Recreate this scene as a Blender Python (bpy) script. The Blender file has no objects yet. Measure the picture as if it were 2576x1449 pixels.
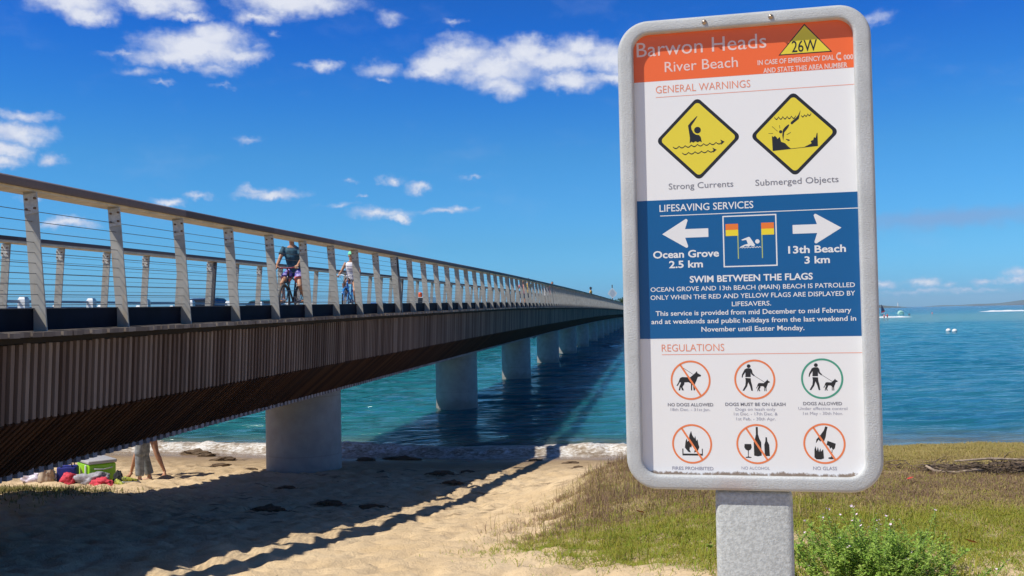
import bpy, bmesh, math, random
import numpy as np
from mathutils import Vector, Matrix, Quaternion
random.seed(4); np.random.seed(4)
sc = bpy.context.scene
COL = sc.collection
R = math.radians

# ------------------------------------------------------------------ camera
YAW, PITCH, ROLL, EYE = R(8.0), R(1.53), R(1.146), 3.45
fwd = Vector((-math.sin(YAW)*math.cos(PITCH), math.cos(YAW)*math.cos(PITCH), math.sin(PITCH)))
rt0 = Vector((math.cos(YAW), math.sin(YAW), 0)); up0 = rt0.cross(fwd)
rt = rt0*math.cos(ROLL) - up0*math.sin(ROLL); up = up0*math.cos(ROLL) + rt0*math.sin(ROLL)
cam = bpy.data.cameras.new('camera'); cam.sensor_width = 36; cam.lens = 2500/2576*36
cam.clip_start = .05; cam.clip_end = 30000
camo = bpy.data.objects.new('camera', cam); COL.objects.link(camo)
camo.matrix_world = Matrix(((rt.x, up.x, -fwd.x, 0), (rt.y, up.y, -fwd.y, 0), (rt.z, up.z, -fwd.z, EYE), (0, 0, 0, 1)))
sc.camera = camo

# ------------------------------------------------------------------ light, exposure
SUN_EL, SUN_AZ = R(53.1), R(240)          # azimuth clockwise from +Y
sun = bpy.data.lights.new('sun', 'SUN'); sun.energy = 5.0; sun.angle = R(.53); sun.color = (1, .955, .87)
suno = bpy.data.objects.new('sun', sun); COL.objects.link(suno)
sdir = Vector((math.sin(SUN_AZ)*math.cos(SUN_EL), math.cos(SUN_AZ)*math.cos(SUN_EL), math.sin(SUN_EL)))
suno.rotation_euler = sdir.to_track_quat('Z', 'Y').to_euler(); suno.location = sdir*60
vs = sc.view_settings; vs.view_transform = 'Standard'; vs.look = 'None'; vs.exposure = 0; vs.gamma = 1
try: vs.use_curve_mapping = False
except Exception: pass

# ------------------------------------------------------------------ node helpers
class NT:
    def __init__(s, nt): s.nt = nt
    def n(s, typ, **kw):
        nd = s.nt.nodes.new(typ)
        for k, v in kw.items(): setattr(nd, k, v)
        return nd
    def l(s, a, b): s.nt.links.new(a, b)
    def put(s, sock, v):
        if isinstance(v, bpy.types.NodeSocket): s.l(v, sock)
        elif v is not None:
            if sock.type == 'RGBA' and len(v) == 3: v = (*v, 1)
            sock.default_value = v
    def m(s, op, a, b=None, c=None, clamp=False):
        nd = s.n('ShaderNodeMath', operation=op, use_clamp=clamp)
        for i, v in enumerate((a, b, c)):
            if v is not None: s.put(nd.inputs[i], v)
        return nd.outputs[0]
    def v(s, op, a, b=None, out=0):
        nd = s.n('ShaderNodeVectorMath', operation=op)
        s.put(nd.inputs[0], a)
        if b is not None: s.put(nd.inputs[3 if op == 'SCALE' else 1], b)
        return nd.outputs[out]
    def mix(s, f, a, b, blend='MIX'):
        nd = s.n('ShaderNodeMix', data_type='RGBA', blend_type=blend)
        s.put(nd.inputs[0], f); s.put(nd.inputs[6], a); s.put(nd.inputs[7], b)
        return nd.outputs[2]
    def noise(s, vec, scale, detail=4, rough=.55, out=0, dim='3D'):
        nd = s.n('ShaderNodeTexNoise', noise_dimensions=dim)
        if vec is not None: s.l(vec, nd.inputs['Vector'])
        nd.inputs['Scale'].default_value = scale; nd.inputs['Detail'].default_value = detail
        nd.inputs['Roughness'].default_value = rough
        return nd.outputs[out]
    def ramp(s, f, stops):
        nd = s.n('ShaderNodeValToRGB'); e = nd.color_ramp.elements
        while len(e) < len(stops): e.new(.5)
        for q, (p, c) in zip(e, stops):
            q.position = p; q.color = (*c, 1) if len(c) == 3 else c
        s.put(nd.inputs[0], f); return nd.outputs[0]
    def sm(s, f, a, b, lo=0., hi=1.):
        nd = s.n('ShaderNodeMapRange', interpolation_type='SMOOTHSTEP')
        s.put(nd.inputs[0], f)
        for i, v in zip((1, 2, 3, 4), (a, b, lo, hi)): nd.inputs[i].default_value = v
        return nd.outputs[0]
    def sep(s, vec):
        nd = s.n('ShaderNodeSeparateXYZ'); s.l(vec, nd.inputs[0]); return nd.outputs
    def comb(s, x=0., y=0., z=0.):
        nd = s.n('ShaderNodeCombineXYZ')
        for i, v in enumerate((x, y, z)): s.put(nd.inputs[i], v)
        return nd.outputs[0]
    def bump(s, h, strength, dist):
        nd = s.n('ShaderNodeBump'); nd.inputs['Strength'].default_value = strength; nd.inputs['Distance'].default_value = dist
        s.l(h, nd.inputs['Height']); return nd.outputs[0]

def newmat(name):
    m = bpy.data.materials.new(name); m.use_nodes = True
    t = NT(m.node_tree); b = m.node_tree.nodes['Principled BSDF']
    return m, t, b

# ------------------------------------------------------------------ sky with clouds
w = bpy.data.worlds.new('World'); sc.world = w; w.use_nodes = True
t = NT(w.node_tree); bg = w.node_tree.nodes['Background']; bg.inputs[1].default_value = .1
sk = t.n('ShaderNodeTexSky', sky_type='NISHITA'); sk.sun_disc = False; sk.sun_elevation = SUN_EL; sk.sun_rotation = SUN_AZ
gen = t.n('ShaderNodeTexCoord').outputs['Generated']
dx, dy, dz = t.sep(gen)
az = t.m('ARCTAN2', dx, dy); el = t.m('ARCSINE', dz)
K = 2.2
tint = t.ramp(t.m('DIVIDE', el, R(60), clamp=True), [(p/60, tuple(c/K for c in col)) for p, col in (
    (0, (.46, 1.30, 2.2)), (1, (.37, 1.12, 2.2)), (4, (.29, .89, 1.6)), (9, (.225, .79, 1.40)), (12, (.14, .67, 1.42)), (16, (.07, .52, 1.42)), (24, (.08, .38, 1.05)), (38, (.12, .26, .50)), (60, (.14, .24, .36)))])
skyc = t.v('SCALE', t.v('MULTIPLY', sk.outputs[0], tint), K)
def sky_dir(x, y):   # a direction in the photograph's frame -> azimuth, elevation
    d = (fwd + rt*((x-1288)/2500) - up*((y-724.5)/2500)).normalized()
    return math.atan2(d.x, d.y), math.asin(d.z)
CL = [(185,5,85,30,1),(222,38,55,18,.9),(395,5,100,26,1),(470,42,60,11,.8),(735,2,140,34,1.1),(655,42,55,18,.8),(700,85,14,10,.45),
 (540,95,70,30,1.1),(500,120,115,38,1.2),(450,145,110,22,1),(590,140,75,18,.9),(330,135,60,7,.55),(345,180,45,10,.5),(545,175,45,13,.5),(415,207,25,6,.45),(560,212,28,6,.4),(640,118,30,8,.45),
 (60,292,70,11,.65),(45,335,62,26,1),(15,378,48,22,.95),(5,405,40,16,.9),(125,402,30,16,.8),
 (1160,140,80,42,1),(1110,165,75,34,1.05),(1240,170,110,42,1.1),(1315,135,60,34,1.1),(1400,150,90,36,1.1),(1450,120,60,26,1),(1540,140,80,34,1),(1270,215,55,30,.95),(1440,205,90,22,.95),(1540,195,70,16,.85),(1080,182,60,16,.9),(1620,170,90,40,1),
 (820,167,34,13,.75),(770,165,30,6,.4),(955,172,55,17,.6),(985,45,35,14,.45),(1140,55,28,9,.55),(960,200,22,6,.5),
 (625,350,30,8,.65),(683,490,74,11,.8),(640,480,40,9,.6),(425,510,36,12,.95),(497,495,32,10,.65),(985,457,26,11,.75),(1055,473,30,12,.75),(885,458,16,5,.5),(910,498,12,5,.5),
 (950,538,68,13,.75),(1005,550,26,10,.95),(1115,530,60,8,.6),(1155,523,30,8,.7),(850,515,45,6,.4),(165,562,55,11,.8),(75,500,18,8,.6),(1190,443,18,6,.5),
 (2200,45,38,14,.55),(2325,710,32,11,.75),(2225,715,28,8,.65),(2300,735,60,6,.55),(2420,733,70,5,.45),(2560,690,26,10,.7),(2560,707,45,9,.75),(2475,710,24,8,.65),(2485,730,30,5,.5),(2395,718,12,6,.5),(90,300,50,8,.5)]
base = t.comb(az, el)
warp = t.v('SUBTRACT', t.noise(base, 45, 5, .6, out=1), (.5, .5, .5))
warp2 = t.v('SUBTRACT', t.noise(base, 170, 4, .6, out=1), (.5, .5, .5))
pos = t.v('ADD', t.v('ADD', base, t.v('MULTIPLY', warp, (.030, .018, 0))), t.v('MULTIPLY', warp2, (.007, .005, 0)))
mask = None
for (x, y, rx, ry, a) in CL:
    A, E = sky_dir(x, y)
    q = t.v('MULTIPLY', t.v('SUBTRACT', pos, (A, E, 0)), (2500/rx/1.5, 2500/ry/1.5, 0))
    k = t.m('MULTIPLY', t.m('SUBTRACT', 1., t.v('LENGTH', q, out=1)), a)
    mask = k if mask is None else t.m('SMOOTH_MAX', mask, k, .12)
fb = t.noise(t.v('MULTIPLY', base, (1, 1.7, 1)), 48, 6, .52)
fb2 = t.noise(t.v('MULTIPLY', pos, (1, 1.5, 1)), 26, 6, .6)
dens = t.m('ADD', mask, t.m('MULTIPLY', t.m('SUBTRACT', fb, .5), .85))
alpha = t.sm(dens, -.03, .80)
# cloud shading put into the colour: denser parts whiter, thin parts bluer
body = t.m('ADD', t.m('MULTIPLY', dens, .7), t.m('MULTIPLY', t.m('SUBTRACT', fb2, .5), 1.1))
cc = t.ramp(t.sm(body, -.05, .75), [(0, (5.2, 6.0, 8.2)), (.5, (6.5, 7.0, 8.5)), (1, (8.5, 8.7, 9.3))])
veil = t.m('MULTIPLY', t.sm(t.noise(t.v('MULTIPLY', pos, (1, 2.5, 1)), 9, 6, .6), .52, .8), .10)
alpha = t.m('MAXIMUM', t.m('MULTIPLY', alpha, .90), t.m('MULTIPLY', veil, t.sm(el, 0, .1)))
A_, E_ = sky_dir(2390, 548)
sl = t.v('LENGTH', t.v('MULTIPLY', t.v('SUBTRACT', pos, (A_, E_, 0)), (2500/330, 2500/34, 0)), out=1)
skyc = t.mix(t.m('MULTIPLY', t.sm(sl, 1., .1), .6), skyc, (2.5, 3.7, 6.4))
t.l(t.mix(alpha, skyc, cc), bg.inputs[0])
try: w.cycles.sampling_method = 'MANUAL'; w.cycles.sample_map_resolution = 512
except Exception: pass

# ------------------------------------------------------------------ object helpers
def tag(o, label=None, cat=None, group=None, kind=None):
    if label: o['label'] = label
    if cat: o['category'] = cat
    if group: o['group'] = group
    if kind: o['kind'] = kind
    return o
def empty(name, loc=(0, 0, 0), rz=0, label=None, cat=None, group=None, rot=None):
    o = bpy.data.objects.new(name, None); COL.objects.link(o); o.location = loc
    o.rotation_euler = rot if rot else (0, 0, rz); o.empty_display_size = .1
    return tag(o, label, cat, group)
def link(name, me, mats, parent=None, smooth=False, angle=None):
    for m in (mats if isinstance(mats, (list, tuple)) else [mats]): me.materials.append(m)
    if smooth: me.polygons.foreach_set('use_smooth', [True]*len(me.polygons))
    if angle and hasattr(me, 'set_sharp_from_angle'):
        me.polygons.foreach_set('use_smooth', [True]*len(me.polygons)); me.set_sharp_from_angle(angle=R(angle))
    o = bpy.data.objects.new(name, me); COL.objects.link(o)
    if parent: o.parent = parent
    return o
def copy_tree(o, parent=None):
    c = o.copy(); COL.objects.link(c)
    if parent: c.parent = parent
    for ch in list(o.children): copy_tree(ch, c)
    return c
def frame_of(d, ref=None):
    d = Vector(d).normalized()
    ref = Vector(ref) if ref is not None else (Vector((0, 0, 1)) if abs(d.z) < .9 else Vector((0, 1, 0)))
    a = ref.cross(d)
    if a.length < 1e-6: a = Vector((1, 0, 0)).cross(d)
    a.normalize(); return a, d.cross(a)
class MB:
    def __init__(s): s.v = []; s.f = []; s.mi = []
    def add(s, vs, fs, mi=0):
        o = len(s.v); s.v += [tuple(p) for p in vs]; s.f += [tuple(i+o for i in f) for f in fs]; s.mi += [mi]*len(fs)
    def box(s, c, d, rz=0, mi=0, M=None):
        x, y, z = d[0]/2, d[1]/2, d[2]/2
        vs = [Vector((a*x, b*y, e*z)) for e in (-1, 1) for a, b in ((-1, -1), (1, -1), (1, 1), (-1, 1))]
        if rz: Q = Matrix.Rotation(rz, 3, 'Z'); vs = [Q @ p for p in vs]
        if M is not None: vs = [M @ p for p in vs]
        vs = [p + Vector(c) for p in vs]
        s.add(vs, [(3, 2, 1, 0), (4, 5, 6, 7), (0, 1, 5, 4), (1, 2, 6, 5), (2, 3, 7, 6), (3, 0, 4, 7)], mi)
    def rbox(s, c, d, r, n=3, mi=0, M=None):     # box with rounded vertical-plane edges (all edges) by superellipsoid-like loft
        bm = bmesh.new(); bmesh.ops.create_cube(bm, size=1)
        bmesh.ops.scale(bm, vec=d, verts=bm.verts)
        bmesh.ops.bevel(bm, geom=bm.edges[:], offset=r, segments=n, affect='EDGES', profile=.5)
        bm.verts.index_update()
        vs = [(M @ v.co if M is not None else v.co) + Vector(c) for v in bm.verts]
        s.add(vs, [tuple(v.index for v in f.verts) for f in bm.faces], mi); bm.free()
    def tube(s, path, r, n=8, mi=0, closed=False, cap=True):
        path = [Vector(p) for p in path]; m = len(path)
        rs = r if isinstance(r, list) else [r]*m
        rings = []; a = None
        for i, p in enumerate(path):
            d = (path[(i+1) % m] if (i < m-1 or closed) else p) - (path[i-1] if (i > 0 or closed) else p)
            d.normalize()
            if a is None: a, b = frame_of(d)
            else:
                a = a - d*a.dot(d)
                if a.length < 1e-5: a, b = frame_of(d)
                a.normalize(); b = d.cross(a)
            q = rs[i]; qx, qy = q if isinstance(q, tuple) else (q, q)
            rings.append([p + a*math.cos(2*math.pi*k/n)*qx + b*math.sin(2*math.pi*k/n)*qy for k in range(n)])
        vs = [p for rg in rings for p in rg]; fs = []
        for i in range(m if closed else m-1):
            j = (i+1) % m
            for k in range(n): fs.append((i*n+k, i*n+(k+1) % n, j*n+(k+1) % n, j*n+k))
        if cap and not closed: fs += [tuple(range(n))[::-1], tuple(range((m-1)*n, m*n))]
        s.add(vs, fs, mi)
    def loft(s, secs, n=14, mi=0, side=(1, 0, 0)):   # secs: (centre, rx along side, ry across)
        m = len(secs); vs = []; fs = []
        for i, (c, rx, ry) in enumerate(secs):
            d = Vector(secs[min(i+1, m-1)][0]) - Vector(secs[max(i-1, 0)][0]); d.normalize()
            a = Vector(side) - d*Vector(side).dot(d)
            if a.length < 1e-4: a = Vector((0, 1, 0))
            a.normalize(); b = d.cross(a)
            vs += [Vector(c) + a*rx*math.cos(2*math.pi*k/n) + b*ry*math.sin(2*math.pi*k/n) for k in range(n)]
        for i in range(m-1):
            for k in range(n): fs.append((i*n+k, i*n+(k+1) % n, (i+1)*n+(k+1) % n, (i+1)*n+k))
        fs += [tuple(range(n))[::-1], tuple(range((m-1)*n, m*n))]
        s.add(vs, fs, mi)
    def ball(s, c, r, nu=14, nv=9, mi=0, M=None):
        rx, ry, rz = r if isinstance(r, (tuple, list)) else (r, r, r)
        vs = [(0, 0, rz)]
        for i in range(1, nv):
            th = math.pi*i/nv
            vs += [(rx*math.sin(th)*math.cos(2*math.pi*k/nu), ry*math.sin(th)*math.sin(2*math.pi*k/nu), rz*math.cos(th)) for k in range(nu)]
        vs.append((0, 0, -rz)); fs = [(0, 1+k, 1+(k+1) % nu) for k in range(nu)]
        for i in range(nv-2):
            for k in range(nu): fs.append((1+i*nu+k, 1+(i+1)*nu+k, 1+(i+1)*nu+(k+1) % nu, 1+i*nu+(k+1) % nu))
        e = len(vs)-1; o = 1+(nv-2)*nu
        fs += [(e, o+(k+1) % nu, o+k) for k in range(nu)]
        vs = [(M @ Vector(p) if M is not None else Vector(p)) + Vector(c) for p in vs]
        s.add(vs, fs, mi)
    def prism(s, poly, f, a, b, mi=0):     # poly of 2D points, f(u,v,w) -> 3D, extruded between w=a and w=b
        n = len(poly); vs = [f(u, v, a) for u, v in poly] + [f(u, v, b) for u, v in poly]
        s.add(vs, [tuple(range(n))[::-1], tuple(range(n, 2*n))] + [(i, (i+1) % n, n+(i+1) % n, n+i) for i in range(n)], mi)
    def mesh(s, name, recalc=False):
        me = bpy.data.meshes.new(name); me.from_pydata(s.v, [], s.f)
        me.polygons.foreach_set('material_index', s.mi); me.update()
        if recalc:
            bm = bmesh.new(); bm.from_mesh(me); bmesh.ops.recalc_face_normals(bm, faces=bm.faces); bm.to_mesh(me); bm.free()
        return me
    def build(s, name, mats, parent=None, smooth=False, angle=None, recalc=False):
        return link(name, s.mesh(name, recalc), mats, parent, smooth, angle)
def np_mesh(name, V, F):
    me = bpy.data.meshes.new(name); V = np.asarray(V, np.float32); F = np.asarray(F, np.int32); k = F.shape[1]
    me.vertices.add(len(V)); me.vertices.foreach_set('co', V.ravel())
    me.loops.add(F.size); me.loops.foreach_set('vertex_index', F.ravel())
    me.polygons.add(len(F)); me.polygons.foreach_set('loop_start', np.arange(0, F.size, k, dtype=np.int32))
    try: me.polygons.foreach_set('loop_total', np.full(len(F), k, np.int32))
    except Exception: pass
    me.update(calc_edges=True); return me
def point_color(me, C):
    a = me.color_attributes.new('tone', 'FLOAT_COLOR', 'POINT')
    a.data.foreach_set('color', np.concatenate([C, np.ones((len(C), 1))], 1).astype(np.float32).ravel())
def voxel(mb, size, smooth=4):       # fuse overlapping lofts into one continuous surface
    me = mb.mesh('tmp', recalc=True); o = bpy.data.objects.new('tmp', me); COL.objects.link(o)
    md = o.modifiers.new('r', 'REMESH'); md.mode = 'VOXEL'; md.voxel_size = size
    if smooth:
        s2 = o.modifiers.new('s', 'SMOOTH'); s2.iterations = smooth; s2.factor = .5
    dg = bpy.context.evaluated_depsgraph_get(); out = bpy.data.meshes.new_from_object(o.evaluated_get(dg))
    bpy.data.objects.remove(o); out.materials.clear(); return out

# ------------------------------------------------------------------ materials
def pmat(name, col, rough=.6, var=.0, vscale=8, bump=0, bscale=60, bdist=.003, metal=0, spec=.5, col2=None, detail=4):
    m, t, b = newmat(name); b.inputs['Roughness'].default_value = rough; b.inputs['Metallic'].default_value = metal
    b.inputs['Specular IOR Level'].default_value = spec
    oc = t.n('ShaderNodeTexCoord').outputs['Object']
    if var or col2:
        f = t.noise(oc, vscale, detail, .6)
        c2 = col2 if col2 else tuple(c*(1-var) for c in col)
        c1 = col if col2 else tuple(min(1, c*(1+var)) for c in col)
        t.l(t.mix(t.sm(f, .35, .65), c1, c2), b.inputs['Base Color'])
    else: b.inputs['Base Color'].default_value = (*col, 1)
    if bump: t.l(t.bump(t.noise(oc, bscale, 3, .6), bump, bdist), b.inputs['Normal'])
    return m
def tone_mat(name, rough=.75, trans=.25):
    m, t, b = newmat(name)
    at = t.n('ShaderNodeAttribute', attribute_name='tone').outputs['Color']
    t.l(at, b.inputs['Base Color']); b.inputs['Roughness'].default_value = rough; b.inputs['Specular IOR Level'].default_value = .25
    if trans:
        tr = t.n('ShaderNodeBsdfTranslucent'); t.l(at, tr.inputs[0]); mx = t.n('ShaderNodeMixShader'); mx.inputs[0].default_value = trans
        t.l(b.outputs[0], mx.inputs[1]); t.l(tr.outputs[0], mx.inputs[2]); t.l(mx.outputs[0], m.node_tree.nodes['Material Output'].inputs[0])
    return m
# ------------------------------------------------------------------ terrain
def pn(x, y, seed=0):
    x = np.asarray(x, float); y = np.asarray(y, float)
    rs = np.random.RandomState(seed); perm = rs.permutation(256); ang = rs.rand(256)*2*math.pi
    gx, gy = np.cos(ang), np.sin(ang)
    xi = np.floor(x).astype(int); yi = np.floor(y).astype(int); xf = x-xi; yf = y-yi
    u = xf*xf*xf*(xf*(xf*6-15)+10); v = yf*yf*yf*(yf*(yf*6-15)+10)
    def g(ix, iy, dx, dy):
        h = perm[(perm[ix & 255]+iy) & 255]; return gx[h]*dx+gy[h]*dy
    a = g(xi, yi, xf, yf); b = g(xi+1, yi, xf-1, yf); c = g(xi, yi+1, xf, yf-1); d = g(xi+1, yi+1, xf-1, yf-1)
    return (a+(b-a)*u+(c+(d-c)*u-a-(b-a)*u)*v)*1.5
def sstep(a, b, x):
    q = np.clip((x-a)/(b-a), 0, 1); return q*q*(3-2*q)
GZ = [-80,-20,0,4,6.9,8.08,10.07,12.03,15.05,18.8,23.2,24.1,28,35,60,400,9000]
GG = [.2,1.15,1.5,1.62,1.88,2.01,2.24,2.48,2.795,3.07,3.39,3.45,3.85,4.5,6,7.5,9]
DZ = [-80,-20,0,6,9,12,13.2,15,18,21,24.3,28,35,60,400,9000]
DG = [.2,1.2,1.62,1.70,1.78,1.77,1.86,2.25,2.85,3.2,3.48,3.85,4.5,6,7.5,9]
def terrain(xc, zc, detail=True):      # beach coordinates: xc along the shore, zc towards the sea
    xc = np.asarray(xc, float); zc = np.asarray(zc, float)
    ze = np.where(zc > 12, zc-np.maximum(0, -(xc+1))*.28*sstep(12, 24, zc), zc)
    g = np.interp(ze, GZ, GG); d = np.interp(zc, DZ, DG)-.06*pn(xc/2.2, zc/2.2, 5)*sstep(8, 11, zc)
    w = sstep(-.6, 2.4, xc+.5*pn(xc/1.5, zc/1.5, 3)); h = EYE-(g*(1-w)+d*w)+.34*np.exp(-((xc+7.4)/2.3)**2-((zc-13.6)/2.4)**2)
    if detail:
        am = (1-sstep(19.5, 23., ze))*(1-.75*w)
        h = h+am*(.022*pn(xc/1.1, zc/1.0, 11)+.022*pn(xc/.42, zc/.46, 12)+.042*pn(xc/.21, zc/.23, 13)-.085*np.maximum(0, pn(xc/.26, zc/.25, 14)-.12)+.018*pn(xc/.12, zc/.13, 16))
        h = h+.012*pn(xc/1.7, zc/1.7, 15)
    return h
cy_, sy_ = math.cos(YAW), math.sin(YAW)
def w2c(x, y): return x*cy_+y*sy_, -x*sy_+y*cy_
def c2w(xc, zc): return xc*cy_-zc*sy_, xc*sy_+zc*cy_
def gz(x, y, detail=True): return float(terrain(*w2c(x, y), detail))

xs = np.concatenate([[-3000,-800,-250,-90,-45,-26,-18], np.arange(-14, 8.01, .065), [10,14,22,45,90,250,800,3000]])
zs = np.concatenate([[-400,-120,-40,-12,-4,0,1.5,3], np.arange(4, 27.01, .065), [28,30,34,42,60,110,300,900,3000,9000]])
X, Z = np.meshgrid(xs, zs); H = terrain(X, Z); WX, WY = c2w(X, Z)
nx, nz = len(xs), len(zs); ii = np.arange(nx*nz).reshape(nz, nx)
F = np.stack([ii[:-1, :-1], ii[:-1, 1:], ii[1:, 1:], ii[1:, :-1]], -1).reshape(-1, 4)
me = np_mesh('beach_sand', np.stack([WX, WY, H], -1).reshape(-1, 3), F)
m_sand, t, b = newmat('sand')
geo = t.n('ShaderNodeNewGeometry').outputs['Position']; px, py, pz = t.sep(geo)
n1 = t.noise(geo, 1.1, 5, .6); n2 = t.noise(geo, 9, 5, .65); n3 = t.noise(geo, 60, 3, .6); n4 = t.noise(geo, 260, 2, .5)
dry = t.ramp(n1, [(.3, (.58, .42, .24)), (.5, (.66, .49, .295)), (.7, (.71, .54, .335))])
dry = t.mix(t.m('MULTIPLY', t.sm(n2, .5, .75), .35), dry, (.47, .32, .16))
dry = t.mix(t.m('MULTIPLY', t.sm(n4, .55, .75), .25), dry, (.36, .24, .12))
dry = t.mix(t.m('MULTIPLY', t.sm(n3, .66, .71), .7), dry, (.10, .065, .035))       # weed crumbs
shv = t.n('ShaderNodeVectorRotate', rotation_type='Z_AXIS'); t.l(geo, shv.inputs['Vector']); shv.inputs['Angle'].default_value = -YAW
deb = t.m('ADD', t.noise(t.v('MULTIPLY', shv.outputs[0], (1.2, 4.5, 1)), 1.6, 6, .72), t.m('MULTIPLY', t.m('SUBTRACT', n1, .5), .3))
dry = t.mix(t.m('MULTIPLY', t.m('MULTIPLY', t.sm(deb, .54, .66), t.sm(pz, 1.35, .8)), .72), dry, (.17, .105, .055))
zcs = t.v('DOT_PRODUCT', geo, (-sy_, cy_, 0), out=1); xcs = t.v('DOT_PRODUCT', geo, (cy_, sy_, 0), out=1)
th = t.m('MULTIPLY', t.sm(t.m('ADD', xcs, t.m('MULTIPLY', t.m('SUBTRACT', n2, .5), 1.2)), .1, 1.2), t.m('MULTIPLY', t.sm(zcs, 14.5, 13.), t.sm(zcs, 6.6, 8.6)))
dry = t.mix(t.m('MULTIPLY', th, .75), dry, (.30, .235, .105))
wet = t.sm(t.m('ADD', pz, t.m('MULTIPLY', t.m('SUBTRACT', n1, .5), .18)), .02, .46, 1., 0.)
t.l(t.mix(wet, dry, (.29, .195, .105)), b.inputs['Base Color'])
t.l(t.sm(pz, .03, .2, .12, .9), b.inputs['Roughness']); b.inputs['Specular IOR Level'].default_value = .35
hh = t.m('ADD', t.m('MULTIPLY', n2, 1.), t.m('MULTIPLY', n3, .35))
t.l(t.bump(hh, .7, .04), b.inputs['Normal'])
tag(link('beach_sand', me, m_sand, smooth=True), 'pale sandy beach with footprints sloping to the water', 'beach', kind='structure')

# ------------------------------------------------------------------ water
m_water, t, b = newmat('water')
geo = t.n('ShaderNodeNewGeometry').outputs['Position']
zc = t.v('DOT_PRODUCT', geo, (-sy_, cy_, 0), out=1); xc = t.v('DOT_PRODUCT', geo, (cy_, sy_, 0), out=1)
shore = t.m('ADD', t.m('SUBTRACT', zc, 23.4), t.m('MULTIPLY', t.m('MAXIMUM', t.m('MULTIPLY', t.m('ADD', xc, 1.), -1.), 0.), -.28))
bn = t.noise(t.v('MULTIPLY', geo, (.012, .05, 1)), 1, 4, .6)
dist = t.m('ADD', zc, t.m('MULTIPLY', t.m('SUBTRACT', bn, .5), 60))
lg = t.m('DIVIDE', t.m('LOGARITHM', t.m('MAXIMUM', dist, 20.), 10.), 4.)      # 20m .325  100m .5  300m .619  1km .75
col = t.ramp(lg, [(.30, (.045, .16, .15)), (.40, (.016, .168, .185)), (.50, (.006, .155, .19)), (.575, (.012, .17, .21)), (.60, (.10, .26, .235)), (.645, (.10, .27, .25)), (.675, (.01, .19, .24)), (.80, (.0, .12, .20))])
patch = t.sm(t.noise(t.v('MULTIPLY', geo, (.03, .09, 1)), 1, 5, .6), .35, .7)
col = t.mix(t.m('MULTIPLY', t.sm(xc, -4, 16), .7), col, t.ramp(lg, [(.30, (.05, .17, .24)), (.42, (.016, .165, .29)), (.52, (.006, .19, .31)), (.575, (.012, .20, .29)), (.60, (.10, .30, .30)), (.645, (.105, .31, .31)), (.675, (.0, .19, .30)), (.80, (.0, .10, .24))]))
col = t.mix(t.m('MULTIPLY', patch, .45), col, (.0, .075, .115))
col = t.mix(t.sm(shore, .6, 5.5, .85, 0.), col, (.20, .165, .10))
t.l(col, b.inputs['Base Color']); b.inputs['Roughness'].default_value = .10; b.inputs['IOR'].default_value = 1.33
b.subsurface_method = 'BURLEY'; b.inputs['Subsurface Weight'].default_value = 1; b.inputs['Subsurface Radius'].default_value = (.6, 1, 1); b.inputs['Subsurface Scale'].default_value = 1.0
t.l(t.sm(zc, 26, 180, .45, .16), b.inputs['Specular IOR Level'])
wv = t.n('ShaderNodeVectorRotate', rotation_type='Z_AXIS'); t.l(geo, wv.inputs['Vector']); wv.inputs['Angle'].default_value = -YAW-.12
wvec = wv.outputs[0]
h1 = t.noise(t.v('MULTIPLY', wvec, (.34, .95, 1)), 1, 3, .6); h2 = t.noise(t.v('MULTIPLY', wvec, (1.1, 2.8, 1)), 1, 4, .6); h3 = t.noise(t.v('MULTIPLY', wvec, (.10, .30, 1)), 1, 3, .55)
hgt = t.m('ADD', t.m('ADD', t.m('MULTIPLY', h1, .62), t.m('MULTIPLY', h2, .22)), t.m('MULTIPLY', h3, 1.3))
t.l(t.bump(hgt, 1, 1.3), b.inputs['Normal'])
zq = [20., 21.5]
while zq[-1] < 330: zq.append(zq[-1]+.11*(max(zq[-1], 24)/24)**1.45)
zq = np.array(zq+[420, 600, 1000, 2000, 6000, 20000]); xq = np.concatenate([[-20000, -6000, -2000, -700, -300, -150], np.arange(-75, 90, .33), [110, 150, 300, 700, 2000, 6000, 20000]])
XQ, ZQ = np.meshgrid(xq, zq); sk_ = XQ*.12
ht = .085*pn(XQ/7, (ZQ+sk_)/2.4, 31)+.060*pn(XQ/2.4, (ZQ+sk_)/.95, 32)+.034*pn(XQ/1.1, (ZQ-sk_)/.45, 33)+.05*np.maximum(0, pn(XQ/4., (ZQ+sk_)/1.3, 34))
ht *= sstep(24.4, 27.5, ZQ+np.minimum(0, XQ+1)*.28)*(1-sstep(200, 320, ZQ))*np.clip(.75+.5*pn(XQ/25, ZQ/18, 35), .3, 1.3)*(np.abs(XQ) < 95)
wx, wy = c2w(XQ, ZQ); V = np.stack([wx, wy, ht], -1).reshape(-1, 3); ii = np.arange(len(V)).reshape(len(zq), len(xq)); F = np.stack([ii[:-1, :-1], ii[:-1, 1:], ii[1:, 1:], ii[1:, :-1]], -1).reshape(-1, 4)
tag(link('water', np_mesh('water', V, F), m_water, smooth=True), 'blue green river mouth water rippling out to the horizon', 'water', kind='structure')

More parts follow.
